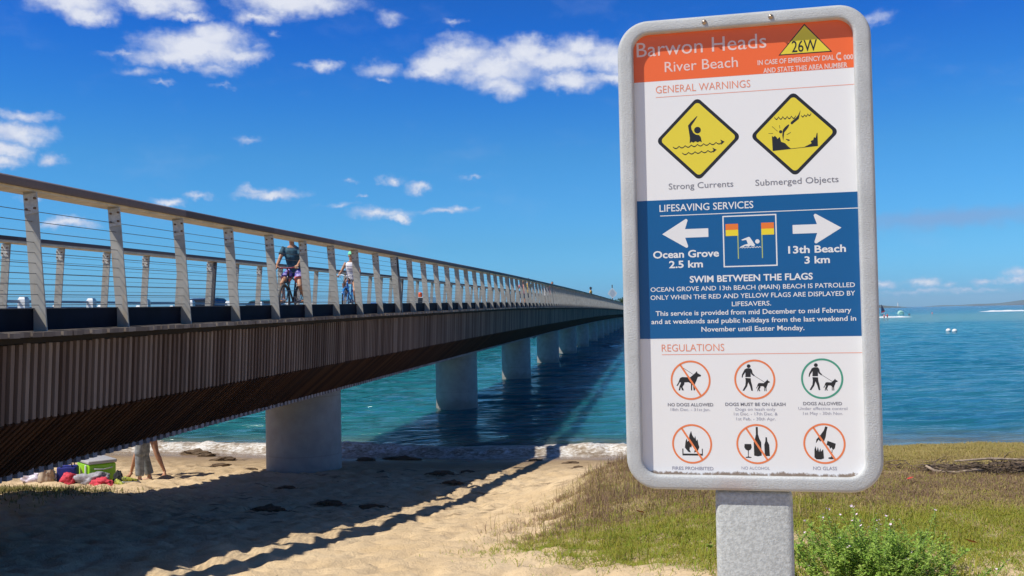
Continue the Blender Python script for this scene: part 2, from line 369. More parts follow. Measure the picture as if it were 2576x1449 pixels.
# breaking wave along the shore
m_foam, t, b = newmat('foam')
geo = t.n('ShaderNodeNewGeometry').outputs['Position']; px, py, pz = t.sep(geo)
fn = t.noise(t.v('MULTIPLY', geo, (1, 1, 2.2)), 9, 6, .7); fn2 = t.noise(geo, 1.3, 3, .6)
ff = t.m('ADD', t.m('ADD', fn, t.m('MULTIPLY', t.m('SUBTRACT', fn2, .5), .5)), t.m('MULTIPLY', pz, .35))
t.l(t.ramp(ff, [(.40, (.26, .19, .12)), (.52, (.50, .42, .33)), (.62, (.76, .72, .66)), (.76, (.88, .87, .86))]), b.inputs['Base Color'])
b.inputs['Roughness'].default_value = .55; t.l(t.bump(fn, .8, .05), b.inputs['Normal'])
prof = [(-.75, .015), (-.45, .03), (-.2, .07), (0, .15), (.12, .24), (.3, .29), (.5, .26), (.8, .15), (1.3, .05), (2.0, -.02)]
us = np.arange(-26, 30, .07); P = np.array(prof)
wob = .28*pn(us/2.3, us*0+.3, 21)+.12*pn(us/.7, us*0+.7, 22); amp = np.clip(.75+.5*pn(us/3.1, us*0+.2, 23)+.25*pn(us/.5, us*0+.9, 24), .2, 1.35)*.8
V = []
for k, (o, h) in enumerate(prof):
    z0 = 24.5+wob*(1 if h > .1 else .6)-1.7*sstep(2.2, 5., us)+np.maximum(0, -(us+1))*.28+o
    r = .022*pn(us/.2, us*0+k*.37, 25+k)+.016*pn(us/.07, us*0+k*.77, 45+k)
    hz = h*amp+(r*(1 if h > .06 else .25) if h > .02 else 0)
    wx, wy = c2w(us, z0+r*.8); V.append(np.stack([wx, wy, np.maximum(hz, -.05)], -1))
V = np.stack(V, 1).reshape(-1, 3); ii = np.arange(len(V)).reshape(len(us), len(prof))
F = np.stack([ii[:-1, :-1], ii[1:, :-1], ii[1:, 1:], ii[:-1, 1:]], -1).reshape(-1, 4)
tag(link('sea_foam', np_mesh('sea_foam', V, F), m_foam, smooth=True), 'low foaming wave breaking on the sand', 'foam', kind='stuff')

# ------------------------------------------------------------------ footbridge
XN, XF, XM = -5.35, -9.85, -7.38       # near edge, far edge, middle
S0, S1 = -8., 300.
def zo(s): return EYE-.11+.6*(1-((s-150)/150)**2)
def zd(s): return zo(s)+float(np.interp(s, [-8, 8, 13, 19, 25, 38, 60, 100, 150], [-.04, -.02, .0, .035, .06, .12, .11, .06, 0]))   # deck
def zr(s): return zo(s)+float(np.interp(s, [-8, 8, 13, 19, 38, 60, 100, 150], [.03, .03, .03, .045, .10, .09, .05, 0]))      # rail
def zh(s): return zo(s)+float(np.interp(s, [8, 20, 38, 100, 150], [0, 0, .03, .03, 0]))                                       # hull
PP = 1.406
bridge = empty('footbridge', (XM, 20.33, 0), label='long timber clad footbridge with battened sides curving away over the water', cat='footbridge')
BO = Vector((XM, 20.33, 0))
def bl(mb, name, mats, **kw):
    mb.v = [(p[0]-BO.x, p[1]-BO.y, p[2]-BO.z) for p in mb.v]
    return mb.build(name, mats, bridge, **kw)
def batten_mat(name, stops, pitch, rough=.8):
    m, t, b = newmat(name); geo = t.n('ShaderNodeNewGeometry').outputs['Position']; px, py, pz = t.sep(geo)
    wn = t.n('ShaderNodeTexWhiteNoise', noise_dimensions='1D'); t.l(t.m('FLOOR', t.m('DIVIDE', py, pitch)), wn.inputs['W'])
    g = t.noise(t.v('MULTIPLY', geo, (6, 40, 1.5)), 1, 4, .65)
    c = t.ramp(t.m('ADD', t.m('MULTIPLY', wn.outputs[0], .75), t.m('MULTIPLY', g, .25)), stops)
    c = t.mix(t.m('MULTIPLY', t.sm(t.noise(geo, .35, 3, .6), .45, .7), .35), c, (.05, .036, .03))
    t.l(c, b.inputs['Base Color']); b.inputs['Roughness'].default_value = rough; b.inputs['Specular IOR Level'].default_value = .2
    t.l(t.bump(g, .3, .004), b.inputs['Normal']); return m
BP = .108
m_fascia = batten_mat('weathered_batten', [(.1, (.135, .088, .066)), (.4, (.21, .148, .115)), (.65, (.255, .188, .15)), (.85, (.32, .245, .20)), (1, (.40, .29, .20))], BP)
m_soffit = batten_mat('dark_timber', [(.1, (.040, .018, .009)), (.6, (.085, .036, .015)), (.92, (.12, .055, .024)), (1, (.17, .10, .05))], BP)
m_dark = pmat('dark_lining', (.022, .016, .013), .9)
m_plank = batten_mat('grey_decking', [(0, (.15, .12, .10)), (.5, (.24, .20, .17)), (1, (.34, .30, .26))], .15)
m_toe = pmat('dark_steel', (.005, .008, .018), .7, .25, 3, .15, 40, spec=.12)
m_galv, t, b = newmat('galvanised_plate'); geo = t.n('ShaderNodeNewGeometry').outputs['Position']
gn = t.noise(geo, 5, 5, .6); rn = t.noise(t.v('MULTIPLY', geo, (14, 14, 1.8)), 1, 4, .6)
gc = t.ramp(gn, [(.3, (.33, .31, .265)), (.7, (.47, .45, .395))]); gc = t.mix(t.m('MULTIPLY', t.sm(rn, .58, .74), .45), gc, (.42, .27, .13))
t.l(gc, b.inputs['Base Color']); b.inputs['Roughness'].default_value = .55; b.inputs['Metallic'].default_value = .15
m_jpost = pmat('dark_post', (.10, .095, .10), .6, .2)
m_chan = pmat('cream_channel', (.72, .60, .42), .55, .12, 6)
m_rail = batten_mat('rail_timber', [(0, (.085, .065, .062)), (.6, (.15, .115, .11)), (1, (.21, .165, .15))], 2.77, .6)
m_cable = pmat('steel_cable', (.16, .17, .19), .4, metal=.6)
m_pier, t, b = newmat('pier_concrete'); geo = t.n('ShaderNodeNewGeometry').outputs['Position']; px, py, pz = t.sep(geo)
cn = t.noise(geo, 3, 6, .6); cs = t.noise(t.v('MULTIPLY', geo, (5, 5, .5)), 1, 4, .6)
cc = t.ramp(cn, [(.3, (.29, .275, .255)), (.7, (.385, .37, .345))]); cc = t.mix(t.m('MULTIPLY', t.sm(t.noise(geo, 1.1, 4, .7), .6, .72), .35), cc, (.30, .24, .15)); cc = t.mix(t.m('MULTIPLY', t.sm(t.m('ABSOLUTE', t.m('SUBTRACT', t.m('FRACT', t.m('DIVIDE', pz, 1.22)), .5)), .012, .004), .35), cc, (.2, .19, .175)); cc = t.mix(t.m('MULTIPLY', t.sm(cs, .5, .75), .3), cc, (.33, .30, .27))
tide = t.sm(t.m('ADD', pz, t.m('MULTIPLY', t.m('SUBTRACT', cn, .5), .5)), .1, .45, .55, 0.)
t.l(t.mix(tide, cc, (.20, .19, .15)), b.inputs['Base Color']); b.inputs['Roughness'].default_value = .75; t.l(t.bump(t.noise(geo, 40, 4, .6), .2, .004), b.inputs['Normal'])

def strip(sec, step=3., s0=S0, s1=S1):       # long swept section; sec(s) -> list of (x, z)
    mb = MB(); ss = np.arange(s0, s1+step, step); n = None
    for s in ss:
        q = sec(s); n = len(q); mb.v += [(x, float(s), z) for x, z in q]
    for i in range(len(ss)-1):
        for k in range(n): mb.f.append((i*n+k, i*n+(k+1) % n, (i+1)*n+(k+1) % n, (i+1)*n+k)); mb.mi.append(0)
    mb.f += [tuple(range(n))[::-1], tuple(range((len(ss)-1)*n, len(ss)*n))]; mb.mi += [0, 0]
    return mb
def rect(x0, x1, a, c): return lambda s: [(x0, zd(s)+a), (x1, zd(s)+a), (x1, zd(s)+c), (x0, zd(s)+c)]
# deck planks with uneven ends
mb = MB(); s = S0; i = 0
while s < S1:
    e1, e2 = random.uniform(-.012, .012), random.uniform(-.012, .012); z = zd(s)
    mb.box(((XN+XF)/2+(e1-e2)/2, s+.068, z-.021+random.uniform(-.002, .002)), (XN-XF+.32+e1+e2, .137, .042)); s += .15
bl(mb, 'deck', m_plank, recalc=False)
# hull lining (what shows between battens)
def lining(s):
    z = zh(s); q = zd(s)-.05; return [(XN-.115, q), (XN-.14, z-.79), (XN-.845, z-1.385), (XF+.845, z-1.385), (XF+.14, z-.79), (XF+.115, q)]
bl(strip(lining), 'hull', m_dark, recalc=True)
def battens(p0, p1, wd, th, pitch=BP, jit=.006, z0=None):     # p0,p1: (x, dz) ends of each batten, th outward thickness
    mb = MB(); d = Vector((p1[0]-p0[0], 0, p1[1]-p0[1])); L = d.length; d.normalize(); nrm = Vector((d.z, 0, -d.x))
    if nrm.x*(p0[0]-XM) < 0 or (abs(nrm.x) < .3 and nrm.z > 0): nrm = -nrm
    k = math.ceil(S0/pitch)
    while k*pitch < S1:
        s = (k+.5)*pitch; z = zh(s); za = (z0 or zh)(s); j0, j1 = random.uniform(-jit, jit), random.uniform(-jit, jit); hw = wd/2
        A = Vector((p0[0], s, za+p0[1]))-d*j0; Bq = Vector((p1[0], s, z+p1[1]))+d*j1; y = Vector((0, hw, 0)); o = nrm*th
        mb.add([A-y, A+y, Bq+y, Bq-y, A-y+o, A+y+o, Bq+y+o, Bq-y+o], [(4, 5, 6, 7), (0, 4, 7, 3), (1, 2, 6, 5), (0, 1, 5, 4), (3, 7, 6, 2)]); k += 1
    return mb
for sgn, XE in ((1, XN), (-1, XF)):
    bl(battens((XE-.105*sgn, -.105), (XE-.135*sgn, -.80), .050, .038, z0=zd), 'side_battens', m_fascia, recalc=True)
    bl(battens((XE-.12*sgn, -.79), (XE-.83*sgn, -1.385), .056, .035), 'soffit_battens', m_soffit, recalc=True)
    bl(strip(rect(XE-.11*sgn, XE-.05*sgn, -.10, -.046)), 'edge_beam', m_dark, recalc=True)
    bl(strip(rect(XE-.17*sgn, XE-.14*sgn, .004, .20)), 'toe_board', m_toe, recalc=True)
    bl(strip(rect(XE-.185*sgn, XE-.13*sgn, .2005, .208)), 'toe_board_cap', m_jpost, recalc=True)
m_tooth = batten_mat('pale_batten_end', [(0, (.26, .235, .25)), (1, (.42, .38, .40))], .165)
bl(battens((XN-.80, -1.395), (XF+.80, -1.395), .085, .065, .165), 'keel_battens', m_tooth, recalc=True)
# handrails
def rail_sec(XE, sg): return lambda s: [(XE+a*sg, zr(s)+c) for a, c in ((-.085, 1.228), (-.078, 1.25), (-.082, 1.295), (-.11, 1.312), (-.365, 1.30), (-.365, 1.242), (-.12, 1.242), (-.12, 1.228))]
def chan_sec(XE, sg): return lambda s: [(XE+a*sg, zr(s)+c) for a, c in ((-.13, 1.205), (-.36, 1.205), (-.36, 1.240), (-.13, 1.240))]
for sg, XE in ((1, XN), (-1, XF)):
    bl(strip(rail_sec(XE, sg)), 'handrail', m_rail, recalc=True, angle=40)
    bl(strip(chan_sec(XE, sg)), 'rail_channel', m_chan, recalc=True)
# rail posts: leaning plates
def post_mb(XE, sg, s, thick=.016):
    mb = MB(); z = zd(s); zt = zr(s)+1.204; poly = [(-.012, z), (-.105, zt), (-.235, zt), (-.140, z)]
    mb.prism([(XE+a*sg, c) for a, c in poly], lambda u, v, w_: (u, w_, v), s-thick/2, s+thick/2); return mb
def bracket_mb(XE, sg, s):
    mb = MB(); z = zr(s)-.045; f = lambda u, v, w_: (u, w_, v); y = s-.008
    mb.prism([(XE+a*sg, z+c) for a, c in ((-.083, 1.06), (-.095, 1.243), (-.222, 1.224), (-.208, 1.045))], f, y-.012, y-.001)
    for a, c in ((-.108, 1.19), (-.108, 1.10), (-.19, 1.18), (-.19, 1.09)):
        mb.tube([(XE+a*sg, y-.03, z+c), (XE+a*sg, y-.011, z+c)], .011, 6, mi=1)
    return mb
m_brk = pmat('bracket_plate', (.55, .54, .50), .5, .12, 30, metal=.1); m_bolt = pmat('rusty_bolt', (.16, .09, .05), .7)
rest = MB(); nrest = 0
for sg, XE, nmax in ((1, XN, 62), (-1, XF, 38)):
    i = -10; cnt = 0
    while 8.23+i*PP < S1-1:
        s = 8.23+i*PP
        if i >= -1 and cnt < nmax:
            p = bl(post_mb(XE, sg, s), 'rail_post', m_galv, recalc=True); cnt += 1
            if i < 14:
                k = bracket_mb(XE, sg, s); k.v = [(a-BO.x, q-BO.y, c-BO.z) for a, q, c in k.v]; k.build('bracket', [m_brk, m_bolt], p, recalc=True)
        else:
            k = post_mb(XE, sg, s); rest.add(k.v, k.f)
        i += 1
o = bl(rest, 'distant_rail_posts', m_galv, recalc=True); o['kind'] = 'stuff'
jp = MB()
for k in range(17):
    s = 8.23+(9+12*k)*PP+.17
    for sg, XE in ((1, XN), (-1, XF)):
        q = bl(post_mb(XE, sg, s, .07), 'joint_post', m_jpost, recalc=True)
# cables
for sg, XE in ((1, XN), (-1, XF)):
    for k in range(10):
        h = .235+k*.094; a = -.0735-.0885*h/1.24
        mb = MB(); mb.tube([(XE+a*sg, float(s), zd(s)+h) for s in np.arange(S0, 200, 4.)], .0032, 4)
        bl(mb, 'cable', m_cable)
# piers
for k in range(17):
    s = 20.33+k*16.63
    mb = MB(); zt = zh(s)-1.40; n = 40
    mb.tube([(XM, s, -4), (XM, s, zt-.12), (XM, s, zt)], .785, n)
    bl(mb, 'pier', m_pier, angle=40)
mb = MB(); mb.box((XM, S0-1.0, 1.6), (4.6, 2.0, 3.5)); bl(mb, 'abutment', m_pier)
for s_ in (S1+1.0,):
    mb = MB(); mb.box((XM, s_, 1.0), (4.6, 2.0, 4.5)); bl(mb, 'abutment', m_pier)

# ------------------------------------------------------------------ old road bridge beyond
def cam_off(Xo, Zc):      # point Xo left of the bridges' vanishing line at depth Zc
    return -Xo*.9903, Zc/.9903-Xo*.1392
RX = -19.8; rbridge = empty('road_bridge', (RX-4, 60, 0), label='old road bridge with white rail posts running behind the footbridge', cat='road bridge')
m_white = pmat('white_paint', (.78, .78, .76), .5, .06, 6); m_grail = pmat('grey_rail', (.32, .38, .46), .5); m_road = pmat('asphalt', (.05, .05, .052), .9, .2, 5)
m_pile = pmat('old_pile', (.12, .10, .08), .9, .3, 4)
def rz_(y): return EYE-.30+.25*(1-((y-150)/150)**2)
def rstrip(x0, x1, a, c, name, mat):
    mb = MB(); ss = np.arange(-10, 306, 6.)
    for s in ss: z = rz_(s); mb.v += [(x-(RX-4), float(s)-60, z+h) for x, h in ((x0, a), (x1, a), (x1, c), (x0, c))]
    for i in range(len(ss)-1):
        for k in range(4): mb.f.append((i*4+k, i*4+(k+1) % 4, (i+1)*4+(k+1) % 4, (i+1)*4+k)); mb.mi.append(0)
    mb.f += [(3, 2, 1, 0), tuple(range(len(mb.v)-4, len(mb.v)))]; mb.mi += [0, 0]
    return mb.build(name, mat, rbridge, recalc=True)
rstrip(RX-8.6, RX+.3, -.5, 0, 'deck', m_road); rstrip(RX-.2, RX+.32, .004, .2, 'kerb', m_white)
rstrip(RX-.02, RX+.04, .90, .98, 'rail', m_grail); rstrip(RX-.02, RX+.04, .45, .55, 'rail', m_grail)
rstrip(RX-8.32, RX-8.26, .90, .98, 'rail', m_grail); rstrip(RX-8.32, RX-8.26, .45, .55, 'rail', m_grail)
def rpost(x, s):
    mb = MB(); z = rz_(s)
    mb.add([(x+a-(RX-4), s+c-60, z+h) for h, w_ in ((.2, .13), (1.0, .12), (1.08, .085)) for a, c in ((-w_, -w_), (w_, -w_), (w_, w_), (-w_, w_))],
           [(0, 1, 5, 4), (1, 2, 6, 5), (2, 3, 7, 6), (3, 0, 4, 7), (4, 5, 9, 8), (5, 6, 10, 9), (6, 7, 11, 10), (7, 4, 8, 11), (8, 9, 10, 11)]); return mb
for i in range(72): rpost(RX+.1, 29.0+(i-3)*3.85).build('rail_post', m_white, rbridge)
for i in range(14): rpost(RX-8.3, 40+i*3.85).build('rail_post', m_white, rbridge)
for i in range(6, 30):
    for x in (RX-1, RX-7.4):
        mb = MB(); s = 18+i*9.2; mb.tube([(x-(RX-4), s-60, -4), (x-(RX-4), s-60, rz_(s)-.5)], .2, 10); mb.build('pile', m_pile, rbridge, angle=40)
# ------------------------------------------------------------------ beach sign
SGN = (.2293, 2.4655, 3.5930); SRZ = -.0832
sign = empty('beach_sign', (SGN[0], SGN[1], 1.75), SRZ, 'large beach warning sign in a rounded grey frame on a wide grey post', 'sign')
SV = SGN[2]-1.75
def sp(u, v, w_=0.): return (u/1000, -w_/1000, SV+v/1000)     # sign millimetres -> sign space
m_fr, t, b = newmat('moulded_grey'); oc = t.n('ShaderNodeTexCoord').outputs['Object']
a1 = t.noise(t.v('MULTIPLY', oc, (1, 1, 1.7)), 250, 4, .6); a2 = t.noise(oc, 7, 5, .65); a3 = t.noise(oc, 3.1, 4, .6)
fc = t.ramp(a2, [(.35, (.46, .475, .475)), (.65, (.575, .595, .60))])
ox, oy, oz = t.sep(oc)
low = t.sm(oz, SV-.44, SV-.6, 0, 1)
fc = t.mix(t.m('MULTIPLY', t.m('MULTIPLY', t.sm(a3, .52, .6), low), .45), fc, (.55, .40, .36))
fc = t.mix(t.m('MULTIPLY', t.sm(t.noise(oc, 60, 5, .7), .62, .72), .3), fc, (.36, .34, .30)); fc = t.mix(t.m('MULTIPLY', t.sm(a1, .42, .62), .30), fc, (.36, .37, .37))
t.l(fc, b.inputs['Base Color']); b.inputs['Roughness'].default_value = .5; t.l(t.bump(a1, .6, .0034), b.inputs['Normal'])
def rrect(x0, x1, y0, y1, r, n=12):
    pts = []
    for cx, cy, a0 in ((x1-r, y1-r, 0), (x0+r, y1-r, 90), (x0+r, y0+r, 180), (x1-r, y0+r, 270)):
        for k in range(n+1): a = R(a0+90*k/n); pts.append((cx+r*math.cos(a), cy+r*math.sin(a)))
    return pts
O0, I0 = (-300, 300, -578, 578, 76), (-261.5, 260.5, -543, 546, 40)
def ring(f): return rrect(*[I0[k]+(O0[k]-I0[k])*f for k in range(5)])
rings = [(ring(0), -2), (ring(0), 15.5), (ring(.03), 18.5), (ring(.10), 20.2), (ring(.22), 20.8), (ring(.74), 20.8), (ring(.88), 19.2), (ring(.96), 15.5), (ring(1), 9), (ring(1), -20), (ring(.93), -28), (ring(.5), -31)]
mb = MB(); n = len(rings[0][0])
for q, w_ in rings: mb.v += [sp(u, v, w_) for u, v in q]
for i in range(len(rings)-1):
    for k in range(n): mb.f.append((i*n+k, i*n+(k+1) % n, (i+1)*n+(k+1) % n, (i+1)*n+k)); mb.mi.append(0)
mb.f.append(tuple(range((len(rings)-1)*n, len(rings)*n))); mb.mi.append(0)
mb.mi[:n] = [1]*n
m_edge = pmat('smooth_lip', (.50, .51, .51), .5, .1, 30)
frame = mb.build('frame', [m_fr, m_edge], sign, recalc=True, angle=50)
m_screw = pmat('screw_metal', (.45, .36, .28), .35, metal=.8)
for u, v in ((-85.4, 570), (71.5, 570)):
    mb = MB(); c = sp(u, v-9, 20); mb.ball((c[0], c[1], c[2]), (.0065, .006, .0065), 12, 8); mb.tube([sp(u, v-9, 20), sp(u, v-9, 27)], .003, 6)
    mb.build('screw', m_screw, frame, smooth=True)
mb = MB(); mb.rbox((.0025, .031, (SV-.5795-.35)/2), (.182, .066, SV-.5795+.35), .014, 3)
m_po = pmat('moulded_post', (.47, .485, .47), .5, .16, 130, .45, 260, .003)
post = mb.build('post', m_po, sign, angle=40)
mb = MB(); mb.box((0, .05, SV-.40), (.15, .036, .5)); mb.build('back_plate', m_fr, post)
# printed panel
m_pan, t, b = newmat('printed_panel'); oc = t.n('ShaderNodeTexCoord').outputs['Object']; ox, oy, oz = t.sep(oc)
d1 = t.noise(oc, 70, 6, .75); d2 = t.noise(t.v('MULTIPLY', oc, (1, 1, .2)), 9, 5, .7)
edge = t.sm(t.m('ADD', oz, t.m('MULTIPLY', t.m('SUBTRACT', d2, .5), -.022)), SV-.543, SV-.524, 1, 0)
dirt = t.sm(t.m('ADD', edge, t.m('ADD', t.m('MULTIPLY', t.m('SUBTRACT', d1, .5), 1.5), t.m('MULTIPLY', t.m('SUBTRACT', d2, .5), 1.5))), .62, .98); sm2 = t.m('MULTIPLY', t.sm(t.noise(oc, 26, 5, .7), .62, .72), t.sm(oz, SV-.52, SV-.40, .4, .0))
pc = t.mix(sm2, (.84, .84, .835), (.60, .57, .55)); t.l(t.mix(t.m('MULTIPLY', dirt, .9), pc, (.20, .125, .07)), b.inputs['Base Color'])
b.inputs['Roughness'].default_value = .38
mb = MB(); mb.prism(ring(.12), lambda u, v, w_: sp(u, v, w_), -4, 0)
panel = mb.build('panel', m_pan, sign, recalc=True)
INK = {k: pmat('print_'+k, c, .4) for k, c in dict(orange=(.90, .155, .035), blue=(.002, .105, .30), white=(.79, .79, .79), yellow=(.80, .66, .045), black=(.018, .018, .02),
       grey=(.22, .22, .25), pale_orange=(.86, .30, .17), ring_orange=(.85, .23, .08), green=(.06, .33, .22), flag_orange=(.82, .20, .03), flag_yellow=(.85, .68, .03), pole=(.42, .50, .18), faded=(.35, .35, .42), pink_white=(.84, .62, .56)).items()}
def flat(polys, w_=.6):       # list of polygons in sign millimetres -> one flat printed shape
    mb = MB()
    for k, p in enumerate(polys):
        if sum(p[i-1][0]*p[i][1]-p[i][0]*p[i-1][1] for i in range(len(p))) < 0: p = p[::-1]
        mb.add([sp(u, v, w_) for u, v in p], [tuple(range(len(p)))])
    return mb
def pr(name, polys, ink, w_=.6, parent=None):
    w_ *= .35
    return pr_(name, polys, ink, w_, parent)
def pr_(name, polys, ink, w_=.6, parent=None): return flat(polys, w_).build(name, INK[ink], parent or panel)
def disc(cx, cy, r, r2=None, n=48):
    o = [(cx+r*math.cos(2*math.pi*k/n), cy+(r2 or r)*math.sin(2*math.pi*k/n)) for k in range(n)]; return o
def annulus(cx, cy, ro, ri, n=64):
    out = []
    for k in range(n):
        a, c = 2*math.pi*k/n, 2*math.pi*(k+1)/n
        out.append([(cx+ri*math.cos(a), cy+ri*math.sin(a)), (cx+ro*math.cos(a), cy+ro*math.sin(a)), (cx+ro*math.cos(c), cy+ro*math.sin(c)), (cx+ri*math.cos(c), cy+ri*math.sin(c))])
    return out
def bar(x0, y0, x1, y1, wd):
    d = Vector((x1-x0, y1-y0)).normalized()*wd/2; nx_, ny_ = -d.y, d.x
    return [(x0+nx_, y0+ny_), (x0-nx_, y0-ny_), (x1-nx_, y1-ny_), (x1+nx_, y1+ny_)]
def rct(x0, x1, y0, y1): return [(x0, y0), (x1, y0), (x1, y1), (x0, y1)]
def poly_off(poly, r, n=6):      # round the corners of a convex polygon
    out = []; m = len(poly)
    for i in range(m):
        p, a, c = Vector(poly[i]), Vector(poly[i-1]), Vector(poly[(i+1) % m]); d1, d2 = (a-p).normalized(), (c-p).normalized()
        h = math.acos(max(-1, min(1, d1.dot(d2))))/2; s0 = p+d1*r/math.tan(h); s1_ = p+d2*r/math.tan(h); ctr = p+(d1+d2).normalized()*r/math.sin(h)
        a0 = math.atan2(*(s0-ctr).yx); a1_ = math.atan2(*(s1_-ctr).yx); da = (a1_-a0+math.pi) % (2*math.pi)-math.pi
        out += [(ctr.x+r*math.cos(a0+da*k/n), ctr.y+r*math.sin(a0+da*k/n)) for k in range(n+1)]
    return out
_cap = {}
def text_polys(body, bold):
    cu = bpy.data.curves.new('t', 'FONT'); cu.body = body; cu.size = 1; cu.offset = bold; cu.resolution_u = 3; cu.fill_mode = 'BOTH'
    o = bpy.data.objects.new('t', cu); COL.objects.link(o); dg = bpy.context.evaluated_depsgraph_get()
    me = bpy.data.meshes.new_from_object(o.evaluated_get(dg)); V = [v.co.copy() for v in me.vertices]; F = [tuple(p.vertices) for p in me.polygons]
    bpy.data.objects.remove(o); bpy.data.curves.remove(cu); bpy.data.meshes.remove(me); return V, F
def lettering(name, lines, ink, parent=None, w_=1.3):
    w_ *= .35   # lines: (text, x0, x1, baseline y, cap height, bold)
    for body, x0, x1, y, cap, bold in lines:
        mb = MB(); V, F = text_polys(body, bold)
        if bold not in _cap: _cap[bold] = max(v.y for v in text_polys('H', bold)[0])
        a, c = min(v.x for v in V), max(v.x for v in V); kx = (x1-x0)/(c-a); ky = cap/_cap[bold]
        mb.add([sp(x0+(v.x-a)*kx, y+v.y*ky, w_) for v in V], F)
        mb.build(name, INK[ink], parent or panel)
rr = ring(.12)
cl = lambda lo, hi: [(u, min(max(v, lo), hi)) for u, v in rr]
# orange heading
hd = [(u, v) for u, v in rr if v > 430]; hd = [(-265, 429)] + [] + sorted([p for p in hd if p[0] < 0], key=lambda p: p[1]) + sorted([p for p in hd if p[0] > 0], key=lambda p: -p[1]) + [(264.5, 429)]
header = pr('heading_band', [hd], 'orange', .5)
lettering('heading_lettering', [('Barwon Heads', -253.5, 60.5, 492.5, 35.5, .0), ('River Beach', -185, -8, 450.5, 25, .004)], 'pink_white', header)
tri = pr('area_triangle', [[(88, 470.5), (212.5, 470.5), (150.2, 543)]], 'black', 1.0, header)
pr('triangle_face', [[(92.5, 472.8), (208, 472.8), (150.2, 539)]], 'yellow', 1.4, tri)
lettering('area_number', [('26W', 119.5, 178, 476, 27, .006)], 'black', tri, 1.9)
lettering('emergency_lettering', [('IN CASE OF EMERGENCY DIAL', 38.7, 217, 451, 11.8, .022), ('000', 238, 260, 449.2, 11.5, .022), ('AND STATE THIS AREA NUMBER', 51.5, 246.3, 430.6, 12, .022)], 'pink_white', header)
ph = [(226+7*math.cos(R(a))+2, 458+9*math.sin(R(a))) for a in range(100, 262, 20)] + [(226+4.6*math.cos(R(a))+2.2, 458+6*math.sin(R(a))) for a in range(260, 98, -20)]
pr('telephone_symbol', [ph, rct(225.5, 232, 462.5, 467.5), rct(225.5, 232.5, 448, 453)], 'pink_white', 1.2, header)
# general warnings
lettering('warnings_heading', [('GENERAL WARNINGS', -208.3, 20, 398.6, 18, -.006)], 'pale_orange')
pr('rule', [rct(-208.7, 262, 388, 389.3)], 'pale_orange')
def diamond(cx, cy, nm):
    h = 103; d = pr('warning_diamond', [poly_off([(cx-h, cy), (cx, cy-h), (cx+h, cy), (cx, cy+h)], 12)], 'black', .6)
    h = 92; pr('diamond_face', [poly_off([(cx-h, cy), (cx, cy-h), (cx+h, cy), (cx, cy+h)], 9)], 'yellow', 1.0, d); return d
D1, D2 = (-108, 279.7), (119.6, 278.2)
Z5 = lambda cx, cy, px_, py_: (lambda pts, s=.1925: [(cx+(x-px_)*s, cy-(y-py_)*s) for x, y in pts])
def wave(x0, y0, x1, y1, nper, amp, wd):
    top, bot = [], []
    for k in range(nper*8+1):
        f = k/(nper*8); x = x0+(x1-x0)*f; y = y0+(y1-y0)*f; q = abs(math.sin(math.pi*f*nper))
        top.append((x, y+amp*(q-.5)-wd/2)); bot.append((x, y+amp*(q-.5)+wd/2))
    return [[top[k], bot[k], bot[k+1], top[k+1]] for k in range(len(top)-1)]
d1 = diamond(*D1, 1); z = Z5(*D1, 605, 617)
arm = [(605,325),(590,330),(520,395),(482,440),(490,500),(502,600),(498,668),(520,650),(545,662),(570,648),(600,662),(625,650),(650,664),(640,600),(620,570),(580,562),(550,540),(525,490),(520,450),(570,380)]
pr('swimmer_symbol', [z(arm), z(disc(600, 505, 42))] + [z(p) for p in wave(285, 716, 905, 684, 8, 24, 13)+wave(400, 800, 805, 782, 5, 24, 13)] + [z([(880,642),(935,672),(885,714),(898,680)]), z([(780,740),(835,770),(785,806),(797,776)])], 'black', 1.5, d1)
d2 = diamond(*D2, 2); z = Z5(*D2, 1825, 550)
legs = [[(1910,255),(1885,365),(1800,430),(1785,418),(1790,398),(1850,350),(1878,320)], [(1770,432),(1755,465),(1705,525),(1690,630),(1681,560),(1690,490),(1720,455),(1755,428)], disc(1663, 513, 20)]
rock = [(1555,560),(1575,575),(1590,560),(1612,580),(1620,602),(1650,578),(1665,640),(1690,650),(1715,662),(1745,700),(1780,731),(1940,722),(2008,690),(2030,680),(2020,650),(2050,640),(2062,605),(2080,615),(2096,555),(2105,555),(2105,718),(1560,750)]
pr('diver_symbol', [z(p) for p in legs+[rock]+wave(1590, 340, 1850, 340, 5, 30, 14)+wave(1915, 335, 2035, 318, 3, 22, 14)+[bar(1560,440,1625,505,5), bar(1515,525,1570,530,5), bar(1650,430,1655,470,5), bar(1735,555,1785,528,6), bar(1725,612,1765,622,10), bar(1740,632,1770,626,8)]], 'black', 1.5, d2)
lettering('warning_caption', [('Strong Currents', -182.4, -26.5, 158.2, 14.5, .0), ('Submerged Objects', 25.7, 218.3, 157.4, 14.5, .0)], 'grey')
